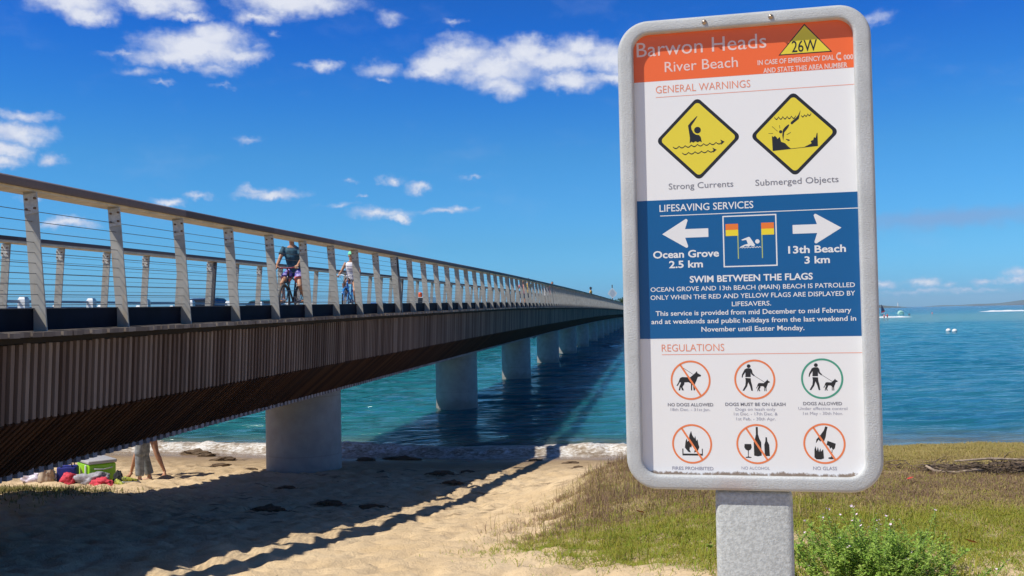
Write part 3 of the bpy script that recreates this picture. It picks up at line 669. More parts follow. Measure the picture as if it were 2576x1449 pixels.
# lifesaving services
blue = pr('lifesaving_band', [rct(-265, 264.5, -210, 132.5)], 'blue', .5)
lettering('services_lettering', [('LIFESAVING SERVICES', -206.2, 19.8, 103.8, 17, .008), ('Ocean Grove', -224.6, -64.8, -11, 17.6, .024), ('2.5 km', -186, -104, -36, 17.2, .024), ('13th Beach', 98.3, 230.6, -9.3, 17.2, .024), ('3 km', 135.4, 193.5, -34.7, 17, .024),
  ('SWIM BETWEEN THE FLAGS', -136.7, 153.4, -73, 15.6, .024), ('OCEAN GROVE AND 13th BEACH (MAIN) BEACH IS PATROLLED', -232.8, 248.7, -93.8, 10.8, .008), ('ONLY WHEN THE RED AND YELLOW FLAGS ARE DISPLAYED BY', -233.3, 248.7, -113.8, 11, .008), ('LIFESAVERS.', -37.2, 55.2, -133.4, 11, .008),
  ('This service is provided from mid December to mid February', -221.7, 238.7, -153.5, 11.6, .012), ('and at weekends and public holidays from the last weekend in', -232.7, 249.1, -173.5, 11.6, .012), ('November until Easter Monday.', -111.5, 130.9, -194, 11.6, .012)], 'white', blue)
pr('rule', [rct(-205, 262, 92.4, 94.3)], 'white', 1.0, blue)
ar = [(0, 0), (58, 35.5), (61.5, 34.6), (62.6, 31.5), (55.8, 10.6), (112, 10.6), (112, -10.6), (55.8, -10.6), (62.6, -31.5), (61.5, -34.6), (58, -35.5)]
pr('arrow', [[(-201+x, 48+y) for x, y in ar]], 'white', 1.0, blue); pr('arrow', [[(222-x, 48+y) for x, y in ar]], 'white', 1.0, blue)
box = pr('flag_box', [rct(-54.5, 73, 84.3, 87.3), rct(-54.5, 73, -38.3, -35.3), rct(-54.5, -51.5, -35.3, 84.3), rct(70, 73, -35.3, 84.3)], 'white', 1.0, blue)
for x in (-47.5, 36.8):
    q = pr('flag', [rct(x, x+29.8, 52.4, 67)], 'flag_orange', 1.0, box); pr('flag_half', [rct(x, x+29.8, 37.7, 52.4)], 'flag_yellow', 1.0, q)
    px0 = x+27.5 if x < 0 else x; pr('flag_pole', [rct(px0, px0+2.4, -18.6, 37.6)], 'pole', 1.0, q)
sw = [(-14, 10.5), (-4, 15), (4.5, 17), (1, 27), (-9, 25.6), (-10.6, 27.6), (6.5, 34), (9.5, 33), (21.5, 13.4), (17, 10.2), (11, 13), (5, 10.2), (-1, 12.6), (-7, 9.6)]
pr('swimmer_symbol', [sw, disc(27, 22.2, 5.2)] + wave(-15.5, 8.2, 35.5, 8.2, 8, 2.2, 1.6), 'white', 1.0, box)
# regulations
lettering('regulations_heading', [('REGULATIONS', -209, -58.2, -241.6, 17.2, -.006)], 'pale_orange')
pr('rule', [rct(-209, 262, -250.2, -248.8)], 'pale_orange')
CS = [(-140.8, -312.5), (12, -311.5), (168, -310.3), (-141, -468), (13, -467), (169, -464.5)]; ZC = [(424,323),(1148,312),(1915,300),(442,1043),(1175,1043),(1940,1035)]
dog = [(262,385),(284,352),(296,318),(306,296),(330,286),(420,290),(455,262),(480,240),(497,220),(505,242),(545,265),(540,280),(508,286),(490,330),(478,352),(470,378),(472,440),(456,440),(452,380),(441,380),(440,440),(426,440),(428,362),(400,346),(355,348),(350,372),(330,400),(347,440),(325,440),(312,402),(302,440),(286,440),(298,388),(316,352),(302,345),(276,388)]
man = [(1040,196),(1065,184),(1105,185),(1120,202),(1127,240),(1150,266),(1142,276),(1110,250),(1106,226),(1105,284),(1045,284),(1048,228),(1022,264),(1014,290),(1004,288),(1010,252)]
leg = [(1045,294),(1105,298),(1106,330),(1118,380),(1126,440),(1108,440),(1095,388),(1076,342),(1062,390),(1028,440),(1010,438),(1042,380),(1048,335)]
flame = [(360,1085),(370,1010),(385,980),(390,1020),(408,1000),(415,940),(435,895),(446,940),(470,980),(480,950),(492,1010),(505,990),(515,1050),(524,1080),(502,1130),(462,1142),(474,1105),(458,1068),(442,1045),(432,1088),(418,1076),(412,1108),(428,1142),(398,1135)]
tray = [(330,1098),(342,1098),(342,1155),(552,1155),(552,1098),(562,1098),(562,1176),(330,1176)]
glass = [(1040,1043),(1112,1043),(1118,1080),(1106,1106),(1083,1118),(1082,1184),(1112,1192),(1112,1200),(1048,1200),(1048,1192),(1075,1184),(1074,1118),(1050,1106),(1035,1080)]
bot1 = [(1168,850),(1190,850),(1190,930),(1205,985),(1223,1020),(1226,1172),(1185,1182),(1143,1174),(1141,1020),(1156,985),(1168,930)]
bot2 = [(1272,965),(1288,965),(1291,1010),(1311,1050),(1316,1177),(1260,1177),(1257,1050),(1270,1010)]
brk = [[(1955,843),(1979,850),(1966,900),(1956,960),(1937,1010),(1915,995),(1896,1012),(1880,990),(1850,1032),(1855,990),(1900,940),(1937,890)], [(1832,1102),(1845,1062),(1856,1120),(1870,1072),(1881,1130),(1896,1087),(1902,1125),(1926,1097),(1932,1200),(1900,1212),(1850,1210),(1830,1190)],
       [(1975,1003),(2062,1035),(2052,1085),(2030,1106),(2015,1076),(2000,1092),(1990,1060),(1963,1050)], bar(2022,1105,2012,1190,7), disc(2015, 1196, 38, 12, 20)]
sd = [(1160+(x-262)*.548, 312+(y-220)*.605) for x, y in dog]
syms = [[dog, bar(335, 175, 462, 262, 4)], [man, leg, disc(1085, 160, 21), sd, bar(1148, 272, 1258, 345, 4)], None, [flame, tray], [glass, bot1, bot2], brk]
names = ['dog_symbol', 'leashed_dog_symbol', 'leashed_dog_symbol', 'campfire_symbol', 'bottles_symbol', 'broken_glass_symbol']
for k, (cx, cy) in enumerate(CS):
    src = 1 if k == 2 else k; z = Z5(cx, cy, *ZC[src])
    rg = pr('regulation_ring', annulus(cx, cy, 48.2, 43.8), 'green' if k == 2 else 'ring_orange', 1.0)
    pr(names[k], [z(p, .2125) for p in syms[src]], 'black', .6, rg)
    if k not in (1, 2): a = R(-57.5); pr('slash', [bar(cx-45*math.cos(a), cy-45*math.sin(a), cx+45*math.cos(a), cy+45*math.sin(a), 4.6)], 'ring_orange', 1.0, rg)
lettering('rule_caption', [('NO DOGS ALLOWED', -197.3, -87.7, -376, 7.6, .016), ('DOGS MUST BE ON LEASH', -59.1, 82.3, -375, 7.6, .016), ('DOGS ALLOWED', 123.1, 211.7, -373.2, 7.6, .016)], 'grey')
lettering('rule_details', [('18th Dec. - 31st Jan.', -190.7, -95.2, -387.6, 6.8, -.004), ('Dogs on leash only', -35, 58.5, -386.6, 7, -.004), ('1st Dec. - 17th Dec. &', -39.3, 63.2, -397.8, 7, -.004), ('1st Feb. - 30th Apr.', -33.4, 58.8, -409.8, 7, -.004), ('Under effective control', 111.6, 223.3, -384.6, 7, -.004), ('1st May - 30th Nov.', 122.4, 213, -396.2, 7, -.004)], 'faded')
lettering('faded_caption', [('FIRES PROHIBITED', -190.1, -91, -531.5, 8, .008), ('NO ALCOHOL', -24.2, 42, -528.5, 7.2, -.006), ('NO GLASS', 141.9, 196.2, -527, 8, .004)], 'faded')
# ------------------------------------------------------------------ people
SKIN = pmat('tanned_skin', (.48, .24, .135), .55, .1, 12); SKIN2 = pmat('fair_skin', (.58, .33, .22), .55, .1, 12)
m_hair = pmat('dark_hair', (.03, .018, .012), .7, .3, 40); m_eye = pmat('eye', (.02, .015, .012), .2); m_lip = pmat('lip', (.36, .12, .09), .5)
def V3(*a): return Vector(a)
def body_mb(J, k=1., fingers=True, fr=.0085):
    mb = MB(); lerp = lambda a, c, f: a+(c-a)*f
    P, W_, Cc, N, Hd = J['pelvis'], J.get('waist', lerp(J['pelvis'], J['chest'], .45)), J['chest'], J['neck'], J['head']
    side = (J['sh'][1]-J['sh'][0]).normalized()
    mb.loft([(P-(Cc-P).normalized()*.10*k, .10*k, .075*k), (P, .158*k, .115*k), (W_, .135*k, .095*k), (Cc, .160*k, .115*k), (lerp(Cc, N, .55), .165*k, .095*k), (lerp(Cc, N, .85), .11*k, .07*k), (N, .055*k, .055*k)], 18, side=side)
    fd = J['face'].normalized(); upv = (Hd-N).normalized()
    mb.loft([(lerp(Cc, N, .7), .062*k, .062*k), (N, .054*k, .056*k), (lerp(N, Hd, .6)+fd*.01*k, .056*k, .058*k)], 12, side=side)
    sd = upv.cross(fd).normalized(); M = Matrix((sd, fd, upv)).transposed()
    mb.ball(Hd, (.074*k, .094*k, .112*k), 18, 12, M=M); mb.ball(Hd+fd*.035*k-upv*.065*k, (.052*k, .055*k, .055*k), 14, 9, M=M)
    mb.ball(Hd+fd*.098*k-upv*.015*k, (.013*k, .018*k, .024*k), 10, 7, M=M)
    for s in (-1, 1): mb.ball(Hd+sd*s*.076*k-upv*.012*k-fd*.005*k, (.010*k, .02*k, .032*k), 10, 7, M=M)
    for s in (0, 1):
        S, E, Wr, Hn = J['sh'][s], J['el'][s], J['wr'][s], J['hand'][s]
        mb.loft([(lerp(S, Cc, .35), .06*k, .065*k), (S, .058*k, .062*k), (lerp(S, E, .4), .048*k, .05*k), (E, .038*k, .04*k), (lerp(E, Wr, .3), .04*k, .042*k), (Wr, .024*k, .028*k)], 12)
        d = (Hn-Wr).normalized(); pn_ = J.get('palm', [V3(0, 0, -1)]*2)[s]; pn_ = (pn_-d*pn_.dot(d)).normalized(); ac = d.cross(pn_)
        pe = Wr+d*.088*k
        mb.loft([(Wr-d*.01*k, .025*k, .022*k), (Wr+d*.035*k, .040*k, .016*k), (pe, .042*k, .014*k)], 12, side=ac)
        if fingers:
            th_side = J.get('thumb', [1, 1])[s]
            for q, (off, ln) in enumerate(((-.03, .066), (-.010, .076), (.010, .072), (.029, .056))):
                p0 = pe+ac*off*k*th_side*-1-d*.01*k; c1 = J.get('curl', .9); pts = [p0]; dd = d.copy()
                for sg_, f in enumerate((.42, .32, .26)):
                    ang = c1*(.7 if sg_ == 0 else 1.0)*(1+.06*q); dd = (Quaternion(ac, ang) @ dd) if ac.cross(d).dot(pn_) > 0 else (Quaternion(ac, -ang) @ dd); pts.append(pts[-1]+dd*ln*f*k*1.1)
                mb.tube(pts, [fr*k*1.05, fr*k, fr*k*.95, fr*k*.8], 7)
            tb = Wr+d*.03*k+ac*.035*k*th_side; tp = [tb, tb+(d*.5+ac*.7*th_side+pn_*.3).normalized()*.035*k, tb+(d*.8+ac*.35*th_side+pn_*.75).normalized()*.068*k]
            mb.tube(tp, [fr*k*1.4, fr*k*1.2, fr*k*.9], 7)
        Hp, Kn, An, To = J['hip'][s], J['kn'][s], J['an'][s], J['toe'][s]
        mb.loft([(lerp(Hp, P, .35)+V3(0, 0, .03*k), .085*k, .09*k), (Hp, .088*k, .095*k), (lerp(Hp, Kn, .35), .078*k, .085*k), (lerp(Hp, Kn, .8), .058*k, .062*k), (Kn, .052*k, .057*k), (lerp(Kn, An, .3), .052*k, .06*k), (lerp(Kn, An, .7), .036*k, .040*k), (An, .030*k, .034*k), (lerp(An, To, .15)-V3(0, 0, .03*k), .032*k, .04*k)], 14)
        f = (To-An); f.z = 0; f.normalize(); hl = V3(An.x, An.y, To.z)-f*.045*k
        mb.loft([(hl+V3(0, 0, .03*k), .028*k, .03*k), (hl+f*.05*k+V3(0, 0, .032*k), .034*k, .036*k), (hl+f*.14*k+V3(0, 0, .018*k), .042*k, .022*k), (hl+f*.215*k+V3(0, 0, .01*k), .038*k, .014*k), (hl+f*.25*k+V3(0, 0, .008*k), .02*k, .009*k)], 12, side=f.cross(V3(0, 0, 1)))
    return mb
def shirt_mb(J, k, sleeve, hem=.12, infl=1.17):
    mb = MB(); lerp = lambda a, c, f: a+(c-a)*f; P, Cc, N = J['pelvis'], J['chest'], J['neck']; W_ = lerp(P, Cc, .45); side = (J['sh'][1]-J['sh'][0]).normalized()
    mb.loft([(P-(Cc-P).normalized()*hem*k, .172*k*infl, .135*k*infl), (P, .165*k*infl, .128*k*infl), (W_, .148*k*infl, .112*k*infl), (Cc, .163*k*infl, .122*k*infl), (lerp(Cc, N, .55), .165*k*infl, .098*k*infl), (lerp(Cc, N, .80), .108*k*infl, .070*k*infl)], 18, side=side)
    for s in (0, 1):
        S, E = J['sh'][s], J['el'][s]
        if sleeve > 0: mb.loft([(lerp(S, Cc, .4), .066*k*infl, .07*k*infl), (S, .064*k*infl, .067*k*infl), (lerp(S, E, sleeve), .062*k*infl, .064*k*infl)], 12)
        else: mb.loft([(lerp(S, Cc, .5), .06*k*infl, .068*k*infl), (lerp(S, Cc, .12), .055*k*infl, .062*k*infl)], 12)
    return mb
def shorts_mb(J, k, ln, infl=1.2, flare=1.):
    mb = MB(); lerp = lambda a, c, f: a+(c-a)*f; P, Cc = J['pelvis'], J['chest']; side = (J['sh'][1]-J['sh'][0]).normalized()
    mb.loft([(P-(Cc-P).normalized()*.11*k, .11*k*infl, .09*k*infl), (P, .160*k*infl, .12*k*infl), (lerp(P, Cc, .3), .142*k*infl, .105*k*infl)], 16, side=side)
    for s in (0, 1):
        Hp, Kn = J['hip'][s], J['kn'][s]; mb.loft([(lerp(Hp, P, .4)+V3(0, 0, .02), .088*k*infl, .095*k*infl), (Hp, .09*k*infl, .097*k*infl), (lerp(Hp, Kn, ln), .088*k*infl*flare, .094*k*infl*flare)], 14)
    return mb
def hair_mb(J, k, long=False):
    mb = MB(); Hd = J['head']; fd = J['face'].normalized(); upv = (Hd-J['neck']).normalized(); sd = upv.cross(fd); M = Matrix((sd, fd, upv)).transposed()
    mb.ball(Hd-fd*.022*k+upv*.022*k, (.081*k, .086*k, .104*k), 16, 10, M=M)
    if long: mb.loft([(Hd-fd*.07*k, .05*k, .03*k), (Hd-fd*.1*k-upv*.12*k, .04*k, .025*k), (Hd-fd*.09*k-upv*.24*k, .015*k, .012*k)], 10, side=sd)
    return mb
def face_parts(J, k, root):
    Hd = J['head']; fd = J['face'].normalized(); upv = (Hd-J['neck']).normalized(); sd = upv.cross(fd); M = Matrix((sd, fd, upv)).transposed()
    for s in (-1, 1):
        mb = MB(); mb.ball(Hd+fd*.087*k+sd*s*.031*k+upv*.008*k, (.013*k, .008*k, .008*k), 10, 6, M=M); mb.build('eye', m_eye, root, smooth=True)
    mb = MB(); mb.ball(Hd+fd*.088*k-upv*.055*k, (.024*k, .009*k, .007*k), 10, 6, M=M); mb.build('mouth', m_lip, root, smooth=True)
def person(J, k, loc, rz, label, skin, vox=.009, group=None):
    root = empty('person', loc, rz, label, 'person', group)
    link('body', voxel(body_mb(J, k, fr=.0095 if vox < .012 else .012), vox, 3), skin, root, smooth=True); return root
def cloth(name, mb, vox, mat, root, smooth=5): return link(name, voxel(mb, vox, smooth), mat, root, smooth=True)
def pair(f): return [f(-1), f(1)]

# cyclists: facing -Y, front axle at y = 0
JM = dict(pelvis=V3(0, .76, 1.02), chest=V3(0, .62, 1.33), neck=V3(0, .56, 1.56), head=V3(0, .52, 1.71), face=V3(.1, -1, -.12),
  sh=pair(lambda s: V3(s*.195, .585, 1.48)), el=pair(lambda s: V3(s*.255, .44, 1.22)), wr=pair(lambda s: V3(s*.235, .22, 1.085)), hand=pair(lambda s: V3(s*.235, .13, 1.05)), palm=[V3(0, -.25, -1)]*2, thumb=[1, -1], curl=1.05,
  hip=pair(lambda s: V3(s*.10, .74, .96)), kn=[V3(-.19, .42, .71), V3(.20, .46, .66)], an=[V3(-.175, .50, .375), V3(.185, .80, .385)], toe=[V3(-.19, .33, .305), V3(.20, .64, .305)])
JW = dict(pelvis=V3(0, .80, .99), chest=V3(0, .74, 1.27), neck=V3(0, .71, 1.48), head=V3(0, .69, 1.625), face=V3(.45, -1, -.05),
  sh=pair(lambda s: V3(s*.165, .72, 1.40)), el=pair(lambda s: V3(s*.27, .62, 1.16)), wr=pair(lambda s: V3(s*.285, .40, 1.06)), hand=pair(lambda s: V3(s*.285, .31, 1.035)), palm=[V3(0, -.2, -1)]*2, thumb=[1, -1], curl=1.05,
  hip=pair(lambda s: V3(s*.095, .78, .94)), kn=[V3(-.15, .42, .80), V3(.14, .52, .62)], an=[V3(-.135, .56, .55), V3(.135, .64, .215)], toe=[V3(-.14, .40, .47), V3(.14, .48, .135)])
ML, WL = (-7.70, 20.15), (-7.93, 25.1)
m_teal = pmat('teal_shirt', (.035, .10, .14), .85, .35, 14, .3, 30); m_board, t, b = newmat('patterned_shorts'); oc = t.n('ShaderNodeTexCoord').outputs['Object']
vn = t.noise(oc, 14, 2, .5); oz = t.sep(oc)[2]
pc = t.ramp(vn, [(.42, (.07, .06, .33)), (.5, (.11, .09, .42)), (.58, (.38, .32, .60))]); t.l(t.mix(t.sm(oz, .84, .87, 1, 0), pc, (.75, .20, .17)), b.inputs['Base Color'])
m_white_top = pmat('white_top', (.84, .81, .82), .85, .08, 20); m_blk = pmat('black_cloth', (.02, .02, .025), .85); m_mint = pmat('mint_cap', (.20, .72, .42), .7)
m_sandal = pmat('brown_leather', (.10, .05, .03), .7); m_shoe = pmat('black_shoe', (.015, .015, .02), .6); m_sole = pmat('white_sole', (.65, .65, .63), .7); m_print = pmat('grey_print', (.38, .32, .38), .8)
man_ = person(JM, 1.0, (ML[0], ML[1], zd(ML[1])), R(2), 'person in a dark teal shirt and purple board shorts riding a black bicycle', SKIN)
cloth('shirt', shirt_mb(JM, 1.0, .55, .12), .012, m_teal, man_); cloth('shorts', shorts_mb(JM, 1.0, .62, 1.22, 1.12), .012, m_board, man_)
hair_mb(JM, 1.0).build('hair', m_hair, man_, smooth=True); face_parts(JM, 1., man_)
for s in (0, 1):
    a, q = JM['an'][s], JM['toe'][s]; f = (q-a); f.z = 0; f.normalize(); mb = MB(); c = V3(a.x, a.y, q.z-.012)+f*.08
    mb.loft([(c-f*.14, .03, .012), (c-f*.08, .042, .014), (c+f*.05, .05, .014), (c+f*.14, .03, .012)], 12, side=f.cross(V3(0, 0, 1)))
    mb.tube([c+f*.06+f.cross(V3(0, 0, 1))*.045, c+f*.05+V3(0, 0, .045), c+f*.06-f.cross(V3(0, 0, 1))*.045], .009, 6); mb.build('sandal', m_sandal, man_, smooth=True)
wom = person(JW, .93, (WL[0], WL[1], zd(WL[1])), R(3), 'person in a mint green cap and white printed tank top riding a blue bicycle', SKIN)
cloth('tank_top', shirt_mb(JW, .93, 0, .17, 1.16), .012, m_white_top, wom); cloth('shorts', shorts_mb(JW, .93, .28, 1.12), .012, m_blk, wom)
mb = MB()
for zz in (1.30, 1.255, 1.215):
    for x in np.linspace(-.085, .085, 5): mb.box((x, .585+abs(x)*.2+(1.3-zz)*-.12, zz), (.022, .012, .028))
mb.build('printed_letters', m_print, wom)
hair_mb(JW, .93, True).build('hair', m_hair, wom, smooth=True); face_parts(JW, .93, wom)
Hd = JW['head']; fd = JW['face'].normalized(); mb = MB(); M = Matrix((V3(0, 0, 1).cross(fd), fd, V3(0, 0, 1))).transposed()
mb.ball(Hd+V3(0, 0, .045)-fd*.01, (.082, .098, .082), 16, 10, M=M); mb.loft([(Hd+fd*.05+V3(0, 0, .05), .07, .012), (Hd+fd*.12+V3(0, 0, .045), .07, .008), (Hd+fd*.165+V3(0, 0, .032), .045, .005)], 12, side=V3(0, 0, 1).cross(fd)); mb.build('cap', m_mint, wom, smooth=True)
for s in (0, 1):
    a, q = JW['an'][s], JW['toe'][s]; f = (q-a); f.z = 0; f.normalize(); c = V3(a.x, a.y, q.z)+f*.07; mb = MB(); sdv = f.cross(V3(0, 0, 1))
    mb.loft([(c-f*.13+V3(0, 0, .04), .03, .045), (c-f*.09+V3(0, 0, .05), .042, .06), (c-f*.02+V3(0, 0, .04), .045, .05), (c+f*.08+V3(0, 0, .025), .048, .034), (c+f*.15+V3(0, 0, .018), .032, .024)], 14, side=sdv)
    sh = mb.build('shoe', m_shoe, wom, smooth=True); mb = MB(); mb.loft([(c-f*.14, .03, .012), (c-f*.05, .047, .013), (c+f*.08, .052, .013), (c+f*.165, .03, .011)], 12, side=sdv); mb.build('sole', m_sole, sh, smooth=True)

# ------------------------------------------------------------------ bicycles
m_rub = pmat('rubber', (.025, .024, .022), .8, .2, 20); m_rubg = pmat('worn_rubber', (.10, .095, .085), .85, .2, 20); m_chrome = pmat('chrome', (.62, .63, .65), .22, metal=.9); m_alu = pmat('alloy', (.30, .31, .33), .4, metal=.7)
def bicycle(loc, rz, label, fcol, bcol, tyre, wr_, cruiser, crank):
    root = empty('bicycle', loc, rz, label, 'bicycle'); r = .335; tw = .026 if not cruiser else .019
    fm = pmat('frame_paint', fcol, .3, spec=.6); bm_ = pmat('handlebar_paint', bcol, .35)
    for y, nm in ((0, 0), (1.05, 1)):
        mb = MB(); mb.tube([(0, y+r*math.cos(a)*.965, r+r*math.sin(a)*.965) for a in np.linspace(0, 2*math.pi, 40, endpoint=False)], (tw, tw), 10, closed=True)
        w_ = mb.build('wheel', tyre, root, smooth=True)
        mb = MB(); mb.tube([(0, y+r*math.cos(a)*.88, r+r*math.sin(a)*.88) for a in np.linspace(0, 2*math.pi, 36, endpoint=False)], (.011, .013), 6, closed=True); mb.build('rim', m_chrome if cruiser else m_rub, w_, smooth=True)
        mb = MB()
        for k in range(28):
            a = 2*math.pi*k/28; s = 1 if k % 2 else -1; mb.tube([(s*.03, y+.02*math.cos(a+.8), r+.02*math.sin(a+.8)), (0, y+r*.87*math.cos(a), r+r*.87*math.sin(a))], .0013, 4)
        mb.tube([(-.05, y, r), (.05, y, r)], .02, 10); mb.build('spokes', m_chrome, w_)
        if cruiser or nm == 0:
            if cruiser:
                mb = MB(); mb.tube([(0, y+r*1.06*math.cos(a), r+r*1.06*math.sin(a)) for a in np.linspace(R(20 if nm == 0 else -10), R(150 if nm == 0 else 190), 16)], (.026, .005), 8); mb.build('mudguard', fm, root, smooth=True)
    head_t, head_b, bb, seat = V3(0, .27, .90), V3(0, .22, .72), V3(0, .60, .29), V3(0, .80, .88)
    mb = MB()
    if cruiser: mb.tube([head_b, V3(0, .36, .45), bb], .019, 10); mb.tube([head_t-V3(0, 0, .06), V3(0, .42, .55), V3(0, .66, .45)], .017, 10)
    else: mb.tube([head_b, bb], .021, 10); mb.tube([head_t-V3(0, 0, .04), seat-V3(0, .03, .10)], .018, 10)
    mb.tube([head_t, head_b], .023, 10); mb.tube([bb, seat], .017, 10)
    for s in (-1, 1): mb.tube([bb+V3(s*.03, .03, 0), V3(s*.06, 1.05, r)], .010, 8); mb.tube([seat+V3(s*.015, 0, -.08), V3(s*.06, 1.05, r)], .009, 8)
    mb.build('frame', fm, root, smooth=True)
    mb = MB()
    for s in (-1, 1): mb.tube([V3(s*.055, .0, r), V3(s*.055, .13, .60), V3(s*.05, .185, .70)], [.013, .016, .018], 8)
    mb.box((0, .19, .715), (.14, .05, .04)); mb.build('fork', fm, root, smooth=False)
    top = V3(0, .20, 1.03); mb = MB(); mb.tube([head_t, V3(0, .28, .97), top], .017, 8)
    if cruiser: mb.tube([V3(-.30, .42, 1.03), V3(-.28, .30, 1.05), V3(-.14, .19, 1.06), V3(0, .19, 1.00), V3(.14, .19, 1.06), V3(.28, .30, 1.05), V3(.30, .42, 1.03)], .012, 8)
    else: mb.tube([V3(-.30, .19, 1.055), V3(-.1, .19, 1.03), V3(.1, .19, 1.03), V3(.30, .19, 1.055)], .014, 8)
    hb = mb.build('handlebar', bm_, root, smooth=True)
    for s in (-1, 1):
        mb = MB()
        if cruiser: mb.tube([V3(s*.298, .33, 1.045), V3(s*.302, .44, 1.025)], .018, 8)
        else: mb.tube([V3(s*.19, .19, 1.045), V3(s*.31, .19, 1.056)], .018, 8)
        mb.build('grip', m_sole if cruiser else m_rub, hb, smooth=True)
        mb = MB(); mb.tube([V3(s*.2, .17, 1.035), V3(s*.29, .12, 1.02)], .006, 6); mb.build('brake_lever', m_alu, hb)
        mb = MB(); mb.tube([V3(s*.18, .17, 1.03), V3(s*.15, .08, .99), V3(s*.06, .09, .85), V3(s*.03, .16, .68)], .003, 5); mb.build('brake_cable', m_rub, hb)
    mb = MB(); mb.loft([(V3(0, .66, .93), .018, .02), (V3(0, .74, .945), .035, .03), (V3(0, .84, .95), .075, .035), (V3(0, .92, .955), .07, .03)], 12); mb.tube([seat, V3(0, .81, .94)], .014, 8); mb.build('saddle', m_shoe, root, smooth=True)
    mb = MB(); mb.tube([(.045, bb.y+.09*math.cos(a), bb.z+.09*math.sin(a)) for a in np.linspace(0, 2*math.pi, 24, endpoint=False)], .006, 6, closed=True); mb.tube([bb-V3(.06, 0, 0), bb+V3(.06, 0, 0)], .024, 10)
    for s in (-1, 1): mb.tube([bb+V3(s*.065, 0, 0), bb+V3(s*.085, s*math.cos(crank)*.17, s*math.sin(crank)*.17)], .011, 6)
    mb.build('crankset', m_alu, root, smooth=True)
    for s in (-1, 1): mb = MB(); c = bb+V3(s*.14, s*math.cos(crank)*.17, s*math.sin(crank)*.17); mb.box(c, (.10, .075, .022)); mb.build('pedal', m_rub, root)
    mb = MB(); mb.tube([V3(.045, bb.y, bb.z+.09), V3(.045, 1.05, r+.035), V3(.045, 1.085, r), V3(.045, 1.05, r-.035), V3(.045, bb.y, bb.z-.09), V3(.045, bb.y-.09, bb.z)], .004, 5, closed=True); mb.build('chain', m_alu, root)
    if cruiser:
        mb = MB(); mb.tube([V3(.07, .2, .55), V3(.09, .1, .56)], .02, 8); mb.build('headlamp', m_chrome, hb)
    return root
bicycle((ML[0], ML[1], zd(ML[1])), R(2), 'black mountain bicycle with a red stem ridden along the footbridge', (.02, .02, .022), (.25, .02, .05), m_rubg, 0, False, 0.)
bicycle((WL[0], WL[1], zd(WL[1])), R(3), 'bright blue cruiser bicycle with white handlebars ridden along the footbridge', (.02, .20, .55), (.72, .72, .72), m_rub, 0, True, R(-80))

man_.scale = (.98,)*3; wom.scale = (.945,)*3
for o_, k_ in zip([o for o in COL.objects if o.name.startswith('bicycle')], (.98, .945)): o_.scale = (k_,)*3
# ------------------------------------------------------------------ people on the sand and far walkers
def stand(k=1., stride=0., arms=.0, spread=.0, face=(0, -1, 0), bend=0.):
    h = 1.72*k
    J = dict(pelvis=V3(0, 0, .92*k), chest=V3(0, -.02-bend*.25, 1.22*k-bend*.1), neck=V3(0, -bend*.45, 1.47*k-bend*.22), head=V3(0, -.02-bend*.6, 1.61*k-bend*.28), face=V3(*face))
    J['sh'] = pair(lambda s: V3(s*.19*k, -bend*.42, 1.40*k-bend*.2)); J['el'] = pair(lambda s: V3(s*(.25+arms*.15)*k, -.02-bend*.5-arms*.1, 1.12*k-bend*.2)); J['wr'] = pair(lambda s: V3(s*(.26+arms*.05)*k, -.08-bend*.55-arms*.25, .88*k-bend*.15+arms*.1)); J['hand'] = [q+V3(0, -.02, -.08)*k for q in J['wr']]
    J['palm'] = [V3(1, 0, 0), V3(-1, 0, 0)]; J['thumb'] = [1, -1]; J['curl'] = .35
    J['hip'] = pair(lambda s: V3(s*(.09)*k, 0, .88*k)); J['kn'] = pair(lambda s: V3(s*(.10+spread*.12)*k, -.03-s*stride*.12, .48*k)); J['an'] = pair(lambda s: V3(s*(.11+spread*.28)*k, .02+s*stride*.30*-1, .085*k)); J['toe'] = [q+V3(s*.03, -.17*k, -.085*k) for s, q in zip((-1, 1), J['an'])]
    return J
def trousers(J, k): 
    mb = shorts_mb(J, k, .9, 1.12); lerp = lambda a, c, f: a+(c-a)*f
    for s in (0, 1): mb.loft([(lerp(J['hip'][s], J['kn'][s], .8), .085*k, .09*k), (J['kn'][s], .08*k, .085*k), (lerp(J['kn'][s], J['an'][s], .93), .075*k, .085*k)], 14)
    return mb
m_gtr = pmat('grey_trousers', (.24, .25, .25), .9, .25, 12); m_navy = pmat('navy_cloth', (.03, .04, .09), .85); m_red = pmat('red_cloth', (.55, .04, .05), .85, .2); m_yel = pmat('yellow_cloth', (.72, .45, .10), .85); m_grn = pmat('green_cloth', (.12, .30, .16), .85); m_pink = pmat('pink_cloth', (.68, .25, .27), .85)
J1 = stand(1.0, .25, .3, .0); q = (-9.74, 17.99)
p1 = person(J1, 1., (q[0], q[1], gz(*q)), R(-70), 'person in loose grey trousers standing on the sand under the footbridge', SKIN2, .013)
cloth('trousers', trousers(J1, 1.), .016, m_gtr, p1); cloth('shirt', shirt_mb(J1, 1., .5), .018, m_navy, p1); hair_mb(J1, 1.).build('hair', m_hair, p1, smooth=True); face_parts(J1, 1., p1)
J2 = stand(.98, .0, .2, .85); q = (-10.04, 18.69)
p2 = person(J2, .98, (q[0], q[1], gz(*q)), R(5), 'bare legged person with feet wide apart behind the one in grey trousers', SKIN, .013)
cloth('shorts', shorts_mb(J2, .98, .25, 1.15), .018, m_blk, p2); cloth('shirt', shirt_mb(J2, .98, .4), .018, m_red, p2); hair_mb(J2, .98, True).build('hair', m_hair, p2, smooth=True); face_parts(J2, .98, p2)
